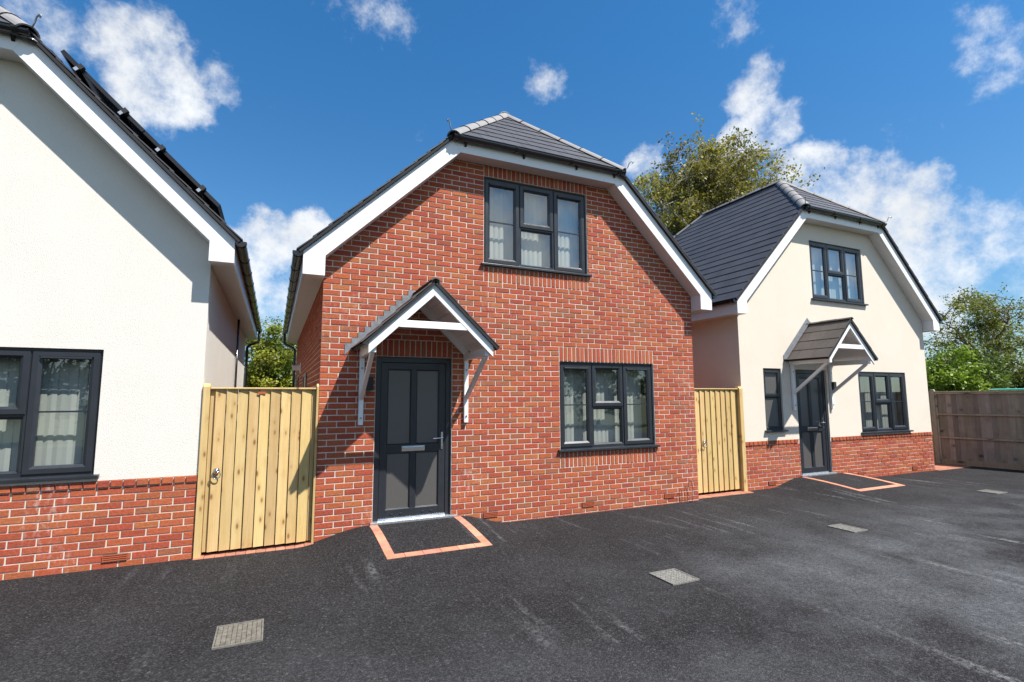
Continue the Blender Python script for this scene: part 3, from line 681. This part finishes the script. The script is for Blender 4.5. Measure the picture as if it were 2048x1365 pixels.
    for t in (.06, .38, .70, .95):
        m = MB(); xx = xc-xh+2*xh*t; m.prism([(xx, yf-.001, gz_-.02), (xx, yf-.001, gz_-.105), (xx, yf-.03, gz_-.075), (xx, yf-.05, gz_-.055)], (.03, 0, 0)); m.build('fascia_bracket', MAT['black_plastic'], g)
    m = MB(); xx = xc+xh+.0   # spill pipe on to the lower roof
    m.tube([(xx-.05, yf-.06, gz_-.05), (xx+.05, yf-.05, gz_-.075), (xx+.16, yf+.06, gz_-.10), (xx+.20, yf+.09, gz_-.14), (xx+.30, yf+.09, gz_-.27)], .026, 8); m.build('spill_pipe', MAT['black_plastic'], h, smooth=True)
    return h

def air_brick(h, x, y, z):
    m = MB(); m.box(x-.107, x+.107, y-.004, y+.02, z-.033, z+.033)
    a = m.build('air_brick', MAT['black_rubber'], h); g = MB()
    for i in range(4): g.box(x-.106, x+.106, y-.010, y-.0045, z-.033+.0187*i, z-.033+.0187*i+.0098)
    for i in range(2): g.box(x-.107+.208*i, x-.101+.208*i, y-.0105, y-.0046, z-.033, z+.033)
    g.build('grille', MAT['terracotta'], a)

# ------------------------------------------------------------------ porch canopies
def canopy(name, label, xc, yw, zft, zfb, half, zap, bz, bh, stepped):
    D = .875; o = empty(name, (xc, yw, bz), label, 'canopy'); wp = MAT['white_paint']; yf = yw-D; sl = (zap-zft)/half; zin = zfb+sl*half
    line = lambda dx: zap-sl*dx
    for sg in (-1, 1):
        X = lambda dx: xc+sg*dx
        for nm, ya, yb in (('bargeboard', yf, yf+.025), ('wall_rafter', yw-.055, yw-.008)):
            e = half if nm == 'bargeboard' else half-.03
            m = MB(); m.prism([(X(e), ya, line(e)-(zft-zfb)), (X(e), ya, line(e)), (X(.0008), ya, zap), (X(.0008), ya, zin)], (0, yb-ya, 0)); m.build(nm, wp, o, bevel=.003)
        # sloping lining boards
        k = math.sqrt(1+sl*sl); nb = 6; b0 = .03
        for i in range(nb):
            a, b = b0+(half+.03-b0)*i/nb+.003, b0+(half+.03-b0)*(i+1)/nb-.003; zz = lambda dx: line(dx)-.055
            m = MB(); m.prism([(X(a), yf+.026, zz(a)), (X(b), yf+.026, zz(b)), (X(b), yf+.026, zz(b)+.018), (X(a), yf+.026, zz(a)+.018)], (0, D-.084, 0)); m.build('lining_board', wp, o, bevel=.002)
        # bracket: wall post, brace and head beam
        zbm = zfb+.075; xa, xb = sorted((X(bh-.03), X(bh+.03)))
        m = MB(); m.box(xa, xb, yw-.05, yw-.003, bz, zbm-.06); m.build('bracket_post', wp, o, bevel=.006)
        m = MB(); m.box(xa-.004, xb+.004, yf+.04, yw-.004, zbm-.06, zbm+.03); m.build('bracket_beam', wp, o, bevel=.004)
        m = MB(); m.bar((X(bh), yw-.045, bz+.34), (X(bh), yf+.10, zbm-.055), .048, .055, up=(0, -1, 1)); m.build('bracket_brace', wp, o, bevel=.004)
        for z in (bz+.09, zbm-.2):
            m = MB(); m.tube([(X(bh), yw-.0495, z), (X(bh), yw-.058, z)], .013, 10); m.tube([(X(bh), yw-.058, z), (X(bh), yw-.066, z)], .007, 6); m.build('bolt', MAT['galvanised'], o)
        # tiles
        ed = half+.072; rz = line(ed)+.036 - .028
        tile_roof(o, (X(ed), yf-.03, rz), (0,1,0), (-sg,0,sl), (sg*sl,0,1), [(0,0),(D+.026,0),(D+.026,ed*k),(0,ed*k)], .262, .335, .009, 99, (.085,.072,.066), 'roof_tile', 'roof')
        m = MB()
        if stepped:
            st = CH/sl; n = int(ed/st)+1
            for i in range(n):
                dx0 = ed+.085-st*i; dx1 = max(.004, dx0-st)
                if dx0 < .03: break
                top = Z0+math.ceil((line(dx0)+.115-Z0)/CH)*CH
                m = MB(); m.prism([(X(dx0), yw-.004, line(dx0)+.012), (X(dx0), yw-.004, top), (X(dx1), yw-.004, top), (X(dx1), yw-.004, line(dx1)+.028)], (0, -.003-.001*(i % 2), 0)); m.build('flashing_step', MAT['lead'], o)
        else:
            m.prism([(X(ed+.035), yw-.003, line(ed+.035)+.0), (X(ed+.035), yw-.003, line(ed+.035)+.15), (X(.0005), yw-.003, line(0)+.15), (X(.0005), yw-.003, line(0)+.03)], (0, -.004, 0)); 
            m.prism([(X(ed+.03), yw-.0075, line(ed+.03)+.055), (X(ed+.03), yw-.0075, line(ed+.03)+.062), (X(.0005), yw-.0075, line(0)+.062), (X(.0005), yw-.0075, line(0)+.055)], (0, -.06, 0)); m.build('flashing', MAT['lead'], o)
    m = MB(); zc0, zc1 = zin-.405, zin-.320; wc = (zin-zc1)/sl+.012; wd = (zin-zc0)/sl+.012
    m.prism([(xc-wd, yf+.004, zc0), (xc+wd, yf+.004, zc0), (xc+wc, yf+.004, zc1), (xc-wc, yf+.004, zc1)], (0, .04, 0)); m.build('collar_tie', wp, o, bevel=.003)
    ridge_run(o, (xc, yf-.033, zap+.014), (xc, yw-.01, zap+.014), (0,0,1), 3, .07, 'canopy_tile', 60, False)
    return o

# ------------------------------------------------------------------ the three houses
SM = 18*CH
M = house('brick_house', 'red brick house with half hipped roof between the two rendered houses', 3.56, 3.057, 0.0, 8.2, .97, 3.497, 3.245, 5.187, 1.215, 'brick',
          [(3.935, 5.735, 2.292-SM, 2.292), (2.694, 4.481, 5.0201-SM, 5.0201), (1.19, 2.225, -.10, 2.292)], tparts=(0, 0, 120), bparts=300)
window(M, 3.937, 5.733, 2.292-SM+.037, 2.290, .048, -.048, -.24, .13, sill_t=.034)
window(M, 2.696, 4.479, 5.0201-SM+.037, 5.018, .048, -.048, -.24, .08, sill_t=.034)
door(M, 1.192, 2.223, .155, 2.289, .048)
for x in (2.80, 4.40, 5.98): air_brick(M, x, -.003, Z0+3.5*CH)
LH = house('ivory_house', 'ivory rendered house with brick plinth and roof panels, at the left edge', -3.80, 3.06, 0.0, 8.2, .962, 3.53, 3.296, 5.301, 1.2, 'render',
          [(-3.48, -1.681, .93, 2.275), (-5.9, -4.9, -.10, 2.28), (-4.7, -2.9, 3.75, 5.05)], 'render_ivory', (0, 0, 40), 260)
window(LH, -3.478, -1.683, .965, 2.273, .035, -.052, -.10, .10, sill_t=.034)
window(LH, -4.698, -2.902, 3.785, 5.048, .035, -.052, .2, .08, sill_t=.034)
door(LH, -5.898, -4.902, .16, 2.278, .045)
air_brick(LH, -1.442, -.003, .897-10.5*CH)
RH = house('cream_house', 'cream rendered house with brick plinth and canopy, beside the dark fence', 11.145, 3.095, .27, 4.9, 1.01, 3.545, 3.30, 5.45, 1.5, 'render',
          [(11.61, 13.357, .93, 2.285), (8.665, 9.17, 1.06, 2.299), (9.59, 10.54, -.10, 2.29), (10.28, 12.046, 3.775, 5.079)], 'render_cream', (300, 0, 60), 300)
window(RH, 11.612, 13.355, .965, 2.283, .305, .215, -.24, .13, sill_t=.034)
window(RH, 8.667, 9.168, 1.095, 2.297, .305, .215, layout='slim', blind=False, sill_t=.034)
window(RH, 10.282, 12.044, 3.81, 5.077, .305, .215, -.24, .08, sill_t=.034)
door(RH, 9.592, 10.538, .155, 2.288, .315)
for x in (8.745, 11.457, 13.437): air_brick(RH, x, .267, .897-10.5*CH)
def wall_light(h, x, y, z):
    m = MB(); m.box(x-.045, x+.045, y-.10, y-.002, z-.085, z+.085); m.build('wall_light', MAT['black_rubber'], h, bevel=.006)
wall_light(RH, 10.66, .27, 1.96); wall_light(M, 1.10, 0, 1.93)
def side_fittings():
    m = MB(); m.box(.503-.012, .5029, 5.35, 5.55, 2.30, 2.52); m.tube([(.49, 5.45, 2.41), (.33, 5.45, 2.41)], .06, 12); m.build('extractor_vent', MAT['white_upvc'], M, bevel=.004)
    for y0, y1, z0, z1 in ((6.2, 6.9, 1.0, 2.25), (2.9, 3.9, .05, 2.2)):
        m = MB()
        m.box(.488, .508, y0, y0+.06, z0, z1); m.box(.488, .508, y1-.06, y1, z0, z1); m.box(.489, .508, y0+.06, y1-.06, z1-.06, z1); m.box(.489, .508, y0+.06, y1-.06, z0, z0+.06); m.box(.490, .508, y0+.06, y1-.06, (z0+z1)/2-.03, (z0+z1)/2+.03)
        w = m.build('side_window', MAT['anthracite'], M); g = MB(); g._add([(.503, y0+.05, z0+.05), (.503, y1-.05, z0+.05), (.503, y1-.05, z1-.05), (.503, y0+.05, z1-.05)], [(0, 3, 2, 1)]); g.build('glass_pane', MAT['frosted_glass'], w)
    m = MB(); m.tube([(-.70, 4.6, 3.30), (-.70, 4.6, .1)], .02, 8); m.build('waste_pipe', MAT['black_plastic'], LH, smooth=True)
side_fittings()
canopy('porch_canopy', 'white gabled door canopy with stepped lead flashing on the brick house', 1.712, 0.0, 2.426, 2.252, .765, 3.150, 1.405, .706, True)
canopy('porch_canopy', 'white gabled door canopy with brown tiles on the cream rendered house', 10.05, .27, 2.53, 2.362, .68, 3.225, 1.48, .585, False)

# ------------------------------------------------------------------ roof panels of the left house
def solar():
    s = .962; k = math.sqrt(1+s*s); V = Vector((-1, 0, s))/k; Nn = Vector((s, 0, 1))/k
    zr = lambda x: 3.53+.28+.052+s*(-.74-x)
    x_lo = -.80
    for row in range(2):
        for c in range(3):
            base = Vector((x_lo, .02+c*1.72, zr(x_lo)))+V*(1.105*row)
            o = empty('solar_panel', base, ['black roof panel, lower one at the verge', 'black roof panel, upper one at the verge'][row] + ' of the ivory house' if c == 0 else 'black roof panel of the ivory house, set back behind the verge panels', 'solar panel', 'roof panels')
            W = lambda u, v, n: base+Vector((0, 1, 0))*u+V*v+Nn*n
            m = MB()
            for a, b, p, q in ((0, 1.70, 0, .03), (0, 1.70, 1.06, 1.09), (0, .03, .03, 1.06), (1.67, 1.70, .03, 1.06)):
                m.hexa([W(a, p, .135), W(b, p, .135), W(b, q, .135), W(a, q, .135), W(a, p, .178), W(b, p, .178), W(b, q, .178), W(a, q, .178)])
            m.build('frame', MAT['solar_black'], o)
            m = MB(); m.hexa([W(.03, .03, .160), W(1.67, .03, .160), W(1.67, 1.06, .160), W(.03, 1.06, .160), W(.03, .03, .174), W(1.67, .03, .174), W(1.67, 1.06, .174), W(.03, 1.06, .174)]); m.build('cells', MAT['solar_black'], o)
            for v in (.25, .84):
                m = MB(); m.hexa([W(-.05, v-.02, .085), W(1.72, v-.02, .085), W(1.72, v+.02, .085), W(-.05, v+.02, .085), W(-.05, v-.02, .1345), W(1.72, v-.02, .1345), W(1.72, v+.02, .1345), W(-.05, v+.02, .1345)]); m.build('rail', MAT['solar_black'], o)
                if c == 0:
                    m = MB(); m.hexa([W(-.06, v-.018, .09), W(-.0505, v-.018, .09), W(-.0505, v+.018, .09), W(-.06, v+.018, .09), W(-.06, v-.018, .13), W(-.0505, v-.018, .13), W(-.0505, v+.018, .13), W(-.06, v+.018, .13)]); m.build('rail_end', MAT['aluminium'], o)
                    m = MB(); m.hexa([W(-.055, v-.025, .135), W(-.001, v-.025, .135), W(-.001, v+.025, .135), W(-.055, v+.025, .135), W(-.055, v-.025, .19), W(-.001, v-.025, .19), W(-.001, v+.025, .19), W(-.055, v+.025, .19)]); m.build('end_clamp', MAT['black_rubber'], o)
                m = MB(); m.bar(W(.3, v, -.0), W(.3, v, .084), .04, .006); m.build('roof_hook', MAT['galvanised'], o)
solar()

# ------------------------------------------------------------------ side gates
def gate(label, plabels, x0, x1, y, z0, z1, postL, postR, latch_x):
    T = MAT['gate_timber']
    for nm, (a, b, ya, yb, zt), lb in (('gate_post', postL, plabels[0]), ('gate_post', postR, plabels[1])):
        m = MB(); m.prism([(a, ya, -.03), (a, ya, zt-.035), (a, ya+.035, zt), (a, yb, zt), (a, yb, -.03)], (b-a, 0, 0)); p = m.build(nm, T, None, loc=((a+b)/2, y, 0), bevel=.004); tag(p, lb, 'post')
    g = empty('garden_gate', ((x0+x1)/2, y, z0), label, 'gate')
    for a, b in ((x0, x0+.052), (x1-.045, x1)):
        m = MB(); m.box(a, b, y+.012, y+.06, z0, z1-.022, (.78, .80, .84)); m.build('stile', T, g, bevel=.003)
    for z in (z0+.2, (z0+z1)/2, z1-.25):
        m = MB(); m.box(x0+.055, x1-.05, y+.03, y+.075, z-.05, z+.05); m.build('rail', T, g)
    n = 9; w = (x1-.045-x0-.052)/n; r = random.Random(int(x0*50)+3)
    for i in range(n):
        a = x0+.052+w*i; b = a+w+.006; e = r.uniform(-.002, .002); c = r.uniform(.9, 1.08)
        m = MB(); ya, yb = y+.004+e, y-.014+e                 # feather edge: thin on the left, thick on the right
        m.prism([(a, y+.006, z0), (b, yb+.004, z0), (b, y+.0295, z0), (a, y+.0295, z0)] if False else [(a, yb, z0), (b-.012, ya, z0), (b-.012, y+.0295, z0), (a, y+.0295, z0)], (0, 0, z1-.022-z0), (c, c*r.uniform(.97, 1.02), c*r.uniform(.92, 1.03))); m.build('board', T, g, bevel=.0015, segs=1)
    m = MB(); m.box(x0, x1, y-.03, y+.075, z1-.022, z1); m.build('cap_rail', T, g, bevel=.006)
    m = MB(); lx, lz = latch_x, .93
    m.tube([(lx, y-.016, lz), (lx, y-.022, lz)], .032, 14); m.tube([(lx, y-.022, lz), (lx, y-.045, lz)], .012, 8); m.box(lx-.022, lx+.022, y-.030, y-.016, lz-.012, lz+.03)
    pts = [(lx+.042*math.sin(2*math.pi*i/16), y-.040, lz-.042+.042*math.cos(2*math.pi*i/16)) for i in range(17)]; m.tube(pts, .0055, 6, caps=False); m.build('ring_latch', MAT['chrome'], g, smooth=True)
    return g
g1 = gate('pale timber garden gate between the ivory house and the brick house', ('pale timber gate post against the ivory house', 'slim timber gate post against the left corner of the brick house'),
     -.664, .470, .02, .045, 1.876, (-.737, -.668, -.025, .08, 1.92), (.474, .500, -.025, .08, 1.925), -.560)
m = MB(); m.box(-.178, -.088, .0005, .0035, 1.80, 1.825); m.build('maker_plate', MAT['terracotta'], g1)
gate('pale timber garden gate between the brick house and the cream house', ('pale timber gate post hidden against the right side of the brick house', 'tall pale timber gate post against the cream house corner'),
     6.70, 7.945, .29, .05, 1.90, (6.625, 6.695, .25, .35, 1.93), (7.955, 8.045, .235, .35, 1.935), 7.06)

# ------------------------------------------------------------------ pavers, covers, loose things on the ground
PR = random.Random(21)
def paver(parent, pts, lift=.007):
    c = PR.uniform(.82, 1.12)*(.72 if parent.name.startswith('pavement') else 1); m = MB(); m.prism([(x, y, gz(x, y)+lift) for x, y in pts], (0, 0, -.03), (c, c*PR.uniform(.93, 1.05), c*PR.uniform(.9, 1.05)))
    return m.build('paver', MAT['paver'], parent, bevel=.0025, segs=1)
def strip(parent, x0, x1, y0, y1, along, n):
    for i in range(n):
        if along == 'x': a, b = x0+(x1-x0)*i/n+.0015, x0+(x1-x0)*(i+1)/n-.0015; paver(parent, [(a, y0), (b, y0), (b, y1), (a, y1)])
        else: a, b = y0+(y1-y0)*i/n+.0015, y0+(y1-y0)*(i+1)/n-.0015; paver(parent, [(x0, a), (x1, a), (x1, b), (x0, b)])
def apron(xa, xb, yw, yf, label):
    o = empty('door_apron', ((xa+xb)/2, (yw+yf)/2, .08)); tag(o, label, kind='structure')
    strip(o, xa, xa+.10, yf+.102, yw-.05, 'y', 5); strip(o, xb-.10, xb, yf+.102, yw-.05, 'y', 5); strip(o, xa, xb, yf, yf+.10, 'x', 6)
apron(1.145, 2.345, 0.0, -1.17, 'tarmac door apron edged with salmon pavers at the brick house')
apron(9.50, 10.86, .27, -.90, 'tarmac door apron edged with salmon pavers at the cream house')
for x0, x1, y0, y1, n, lb in ((-.735, .50, -.075, .10, 12, 'row of red pavers under the gate beside the ivory house'), (6.62, 8.04, .10, .36, 14, 'row of red pavers under the gate beside the cream house')):
    o = empty('pavement', ((x0+x1)/2, (y0+y1)/2, 0)); tag(o, lb, kind='structure'); strip(o, x0, x1, y0, y1, 'x', n)
o = empty('pavement', (15.0, .5, 0)); tag(o, 'red paver path at the right corner of the cream house', kind='structure')
for j in range(5): strip(o, 14.26, 15.66, .20+.21*j, .406+.21*j, 'x', 13)

def cover(label, x0, x1, y0, y1, kind):
    o = empty('drain_cover', ((x0+x1)/2, (y0+y1)/2, 0), label, 'drain cover', 'drain covers in the tarmac'); z = gz((x0+x1)/2, (y0+y1)/2)
    m = MB(); f = .012
    for a, b, c, d in ((x0, x1, y0, y0+f), (x0, x1, y1-f, y1), (x0, x0+f, y0+f, y1-f), (x1-f, x1, y0+f, y1-f)): m.box(a, b, c, d, z-.03, z+.013)
    m.build('frame', MAT['cover_stone' if kind == 'blocks' else 'cover_grit'], o)
    if kind == 'blocks':
        nx, ny = 9, 3; X0, X1, Y0, Y1 = x0+f+.002, x1-f-.002, y0+f+.002, y1-f-.002
        for i in range(nx):
            off = (i % 2)*.5
            cuts = [0] + [t for t in ((j+off)/ny for j in range(ny+1)) if .05 < t < .95] + [1]
            for p, q in zip(cuts, cuts[1:]):
                c = PR.uniform(.85, 1.1); m = MB(); m.box(X0+(X1-X0)*i/nx+.0015, X0+(X1-X0)*(i+1)/nx-.0015, Y0+(Y1-Y0)*p+.0015, Y0+(Y1-Y0)*q-.0015, z-.02, z+.010+PR.uniform(-.002, .001), (c, c*.98, c*.93)); m.build('block', MAT['cover_stone'], o)
    else:
        m = MB(); m.box(x0+f, x1-f, y0+f, y1-f, z-.03, z+.008); pl = m.build('plate', MAT['cover_grit'], o); s = MB(); n = 9
        for i in range(n):
            for j in range(n):
                cx = x0+f+(x1-x0-2*f)*(i+.5)/n; cy = y0+f+(y1-y0-2*f)*(j+.5)/n; d = .013; c = PR.uniform(.6, 1.3); t = .35 if (i+j) % 2 else 1
                s.prism([(cx-d*t, cy-d*(1.35-t), z+.0085), (cx+d*t, cy-d*(1.35-t)*.2, z+.0085), (cx+d*t, cy+d*(1.35-t), z+.0085), (cx-d*t, cy+d*(1.35-t)*.2, z+.0085)], (0, 0, .003), (c, c, c*.95))
        tag(s.build('studs', MAT['cover_grit'], pl), kind='stuff')
cover('brownish block filled drain cover nearest to the ivory house', -.325, .0, -2.47, -2.08, 'blocks')
cover('square speckled drain cover in front of the brick house window', 3.44, 3.765, -2.905, -2.56, 'plate')
cover('pale square drain cover in front of the far gate', 6.865, 7.145, -2.43, -2.07, 'plate')
cover('small pale drain cover farthest right on the tarmac', 11.74, 12.09, -1.9, -1.6, 'plate')
def cable():
    m = MB(); pts = []
    for i in range(25):
        t = i/24; a = math.pi*2*t; pts.append((6.375+.045*math.sin(a)*(1 if t < .5 else .85), -.06-.02*math.cos(a*.5), .19-.17*math.cos(a)+(.0 if t < .5 else -.01*t)))
    m.tube([(6.36, -.05, .0)]+pts[1:-1]+[(6.385, -.075, .0)], .0042, 6)
    pts = [(6.19+.03*math.sin(math.pi*2*i/14), -.03, .11-.115*math.cos(math.pi*2*i/14)) for i in range(15)]; m.tube(pts, .0035, 6)
    tag(m.build('cable', MAT['black_rubber'], None, loc=(6.3, -.05, 0), smooth=True), 'loop of black cable standing out of the tarmac by the brick house', 'cable')
cable()

# ------------------------------------------------------------------ fence on the right
def fence():
    P0 = Vector((15.75, .93, 0)); d = Vector((.17, -.985, 0)).normalized(); nr = Vector((d.y, -d.x, 0)); T = MAT['fence_timber']; step = 1.93; r = random.Random(31)
    o = empty('boundary_fence', tuple(P0), 'weathered brown timber fence on concrete posts right of the cream house', 'fence')
    for k in range(-3, 7):
        p = P0+d*step*k; W = lambda t, n, z: p+d*t+nr*n+Vector((0, 0, z))
        def slab(name, t0, t1, n0, n1, z0, z1, tone=None, bev=0, n0b=None):
            m = MB(); e = n1 if n0b is None else n0b
            m.hexa([W(t0, n1, z0), W(t1, e, z0), W(t1, n0, z0), W(t0, n0, z0), W(t0, n1, z1), W(t1, e, z1), W(t1, n0, z1), W(t0, n0, z1)], tone); return m.build(name, T, o, bevel=bev)
        m = MB(); m.prism([W(-.05, -.05, -.1), W(-.05, -.05, 1.885), W(-.03, -.05, 1.915), W(.03, -.05, 1.915), W(.05, -.05, 1.885), W(.05, -.05, -.1)], nr*.1); m.build('post', MAT['concrete'], o, bevel=.008)
        if k == 6: break
        H = 1.86; n = 17; a0, a1 = .055, step-.055
        for i in range(n):
            a, b = a0+(a1-a0)*i/n, a0+(a1-a0)*(i+1)/n+.012; c = r.uniform(.72, 1.25)
            slab('board', a, b, -.012, .012, .13, H-.02, (c, c*r.uniform(.93, 1.03), c*r.uniform(.88, 1.06)), 0, .0)
        for z, hh in ((.66, .04), (1.25, .04), (H-.07, .045)): slab('rail', a0, a1, .0125, .05, z, z+hh, (1.2, 1.15, 1.08), .003)
        slab('gravel_board', a0, a1, -.02, .02, 0, .13, (1.1, 1.0, .85)); slab('cap', a0, a1, -.03, .055, H-.02, H, (1.4, 1.35, 1.25), .004)
        for t in (a0, a1-.04): slab('batten', t, t+.04, .0126, .045, .13, H-.072)
fence()
m = MB(); m.tube([(23.3, 3.0, 1.95), (24.9, 3.0, 1.975), (27.5, 3.0, 2.0)], .030, 8)
for x in (23.5, 25.4, 27.2): m.tube([(x, 3.03, 1.94), (x, 3.03, 0)], .025, 8)
tag(m.build('trampoline_rail', MAT['green_cover'], None, loc=(24.4, 3.0, 0), smooth=True), 'green padded rail showing just above the dark fence', 'rail')

# ------------------------------------------------------------------ trees and shrubs
def tree(name, label, cat, base, cc, rad, trunk_r, n_clump, n_twig, leaves, leaf, droop, cols, mats, seed, group=None, lean=(0, 0), dense=.6, flat=1.0, limb_r=.5):
    r = random.Random(seed); base = Vector(base); cc = Vector(cc); root = empty(name, tuple(base), label, cat, group); wood = MB(); lm = MB(); twigs = MB()
    def ell(k):
        while True:
            p = Vector((r.uniform(-1, 1), r.uniform(-1, 1), r.uniform(-1, 1)))
            if k < p.length < 1: return p
    fork = base.lerp(Vector((cc.x+lean[0], cc.y+lean[1], cc.z)), .62); fork.z = max(base.z+.4*(cc.z-base.z), cc.z-rad[2]*.75)
    pts = [base.lerp(fork, t)+Vector((r.uniform(-.1, .1), r.uniform(-.1, .1), 0))*trunk_r*3 for t in (0, .3, .6, 1)]; pts[0] = base
    wood.tube(pts, [trunk_r, trunk_r*.85, trunk_r*.75, trunk_r*.62], 8)
    nodes_ = []
    for i in range(9):
        e = ell(.55); tgt = cc+Vector((e.x*rad[0], e.y*rad[1], abs(e.z)*rad[2]*.9))*.85; c = fork.lerp(tgt, .5)+Vector((r.uniform(-.15, .15)*rad[0], 0, .18*rad[2]))
        lp = []
        for k in range(8):
            t = k/7; q = fork*(1-t)**2+c*2*t*(1-t)+tgt*t*t; q += Vector((r.uniform(-1, 1), r.uniform(-1, 1), r.uniform(-1, 1)))*.05*rad[2]*(t > 0); lp.append(q); nodes_.append(q)
        wood.tube(lp, [trunk_r*limb_r*(1-.85*k/7) for k in range(8)], 6, caps=False)
    for c in range(n_clump):
        e = ell(.25)*(r.random()**.25); cl = cc+Vector((e.x*rad[0], e.y*rad[1], e.z*rad[2])); sz = r.uniform(.10, .24)*min(rad)*flat
        q = min(nodes_, key=lambda n: (n-cl).length+(.6 if n.z > cl.z else 0)); tone = r.uniform(.72, 1.25); hue = r.random()
        mid = q.lerp(cl, .5)+Vector((0, 0, .12*(cl-q).length)); twigs.tube([q, mid, cl], [trunk_r*.12, trunk_r*.08, trunk_r*.04], 5, caps=False)
        for t in range(n_twig):
            g = Vector([max(-1.5, min(1.5, r.gauss(0, q))) for q in (1, 1, .8)])*sz; a = cl+g*.4; b = cl+g*1.25+Vector((0, 0, -droop*r.uniform(.2, 1)))
            twigs.tube([cl, a, b], [trunk_r*.035, trunk_r*.025, trunk_r*.012], 3, caps=False)
            for k in range(leaves):
                u = r.random(); p = a.lerp(b, u)+Vector((r.gauss(0, 1), r.gauss(0, 1), r.gauss(0, 1)))*leaf*(.35+.55*dense)
                ax = Vector((r.gauss(0, 1), r.gauss(0, 1), r.gauss(0, .7)-.5*(droop > .3))).normalized(); sdv = ax.cross(Vector((r.gauss(0, 1), r.gauss(0, 1), r.gauss(0, 1)))).normalized(); L = leaf*r.uniform(.65, 1.25)
                c0, c1 = cols[0], cols[1]; hx = min(1, max(0, hue+r.uniform(-.35, .35))); kk = tone*r.uniform(.75, 1.25)
                col = tuple((c0[j]*(1-hx)+c1[j]*hx)*kk for j in range(3))
                lm._add([p-ax*L*.5, p+sdv*L*.30, p+ax*L*.5, p-sdv*L*.30], [(0, 1, 2, 3)], col)
    wood.build('trunk', MAT[mats[1]], root, smooth=True); tag(twigs.build('branches', MAT[mats[1]], root, smooth=True), kind='stuff'); tag(lm.build('crown', MAT[mats[0]], root), kind='stuff')
    return root
tree('birch_tree', 'airy olive green birch tree rising behind the brick and cream houses', 'tree', (22.5, 15, 0), (23.6, 15, 12.4), (5.8, 4.0, 4.9), .30, 250, 18, 16, .185, 1.1, [(.26, .25, .06), (.175, .165, .045)], ('birch_leaf', 'birch_bark'), 4, dense=.8, limb_r=.55)
tree('evergreen_bush', 'tall yellow green bush filling the gap behind the left gate', 'bush', (-.05, 12.4, 0), (-.05, 12.4, 2.1), (1.5, 1.0, 2.25), .07, 150, 14, 15, .10, .0, [(.13, .20, .022), (.27, .27, .028)], ('shrub_leaf', 'dark_bark'), 9, dense=.8)
tree('sapling', 'thin sparse leafed sapling above the yellow green bush', 'tree', (-.1, 14.5, 0), (.0, 14.5, 4.0), (1.5, .8, 1.5), .04, 22, 5, 5, .075, .0, [(.10, .10, .03), (.14, .09, .05)], ('birch_leaf', 'dark_bark'), 10, dense=1.0)
tree('ash_tree', 'open crowned tree with nests beyond the dark fence', 'tree', (37.6, 9, 0), (38.4, 9, 5.3), (6.0, 3.0, 3.1), .22, 105, 10, 12, .15, .1, [(.15, .20, .045), (.20, .21, .05)], ('ash_leaf', 'dark_bark'), 14, dense=.9, flat=.75)
tree('laurel_shrub', 'bright green leafy shrub against the corner of the cream house', 'shrub', (23.1, 3.9, 0), (23.1, 3.9, 2.0), (1.1, 1.0, 1.45), .05, 60, 11, 14, .14, .0, [(.16, .25, .03), (.22, .31, .04)], ('shrub_leaf', 'dark_bark'), 15)
tree('hazel_shrub', 'dark green shrub between the bright shrub and the open crowned tree', 'shrub', (27.6, 5.6, 0), (27.6, 5.6, 2.2), (2.2, 1.5, 2.0), .06, 110, 11, 14, .14, .0, [(.075, .13, .026), (.12, .175, .036)], ('shrub_leaf', 'dark_bark'), 16)
tree('hazel_shrub', 'broad green shrub in front of the open crowned tree trunk', 'shrub', (31.5, 6.2, 0), (31.5, 6.2, 1.9), (2.6, 1.5, 1.9), .06, 110, 11, 14, .15, .0, [(.10, .145, .03), (.14, .155, .04)], ('shrub_leaf', 'dark_bark'), 17)
tree('hazel_shrub', 'olive shrub at the right edge above the dark fence', 'shrub', (33.0, 4.2, 0), (33.0, 4.2, 1.9), (2.3, 1.5, 1.8), .06, 95, 11, 14, .15, .0, [(.105, .12, .035), (.09, .12, .03)], ('shrub_leaf', 'dark_bark'), 18)
for i, (x, y) in enumerate(((-9, -21), (-2, -23), (5, -22), (12, -23.5), (19, -21), (26, -18))):
    tree('hedge_tree', 'dark hedgerow tree across the yard, behind the photographer', 'tree', (x, y, 0), (x, y, 2.8), (4.2, 1.8, 2.6), .14, 60, 7, 8, .30, .0, [(.045, .07, .018), (.06, .08, .02)], ('shrub_leaf', 'dark_bark'), 40+i, 'hedgerow trees across the yard')
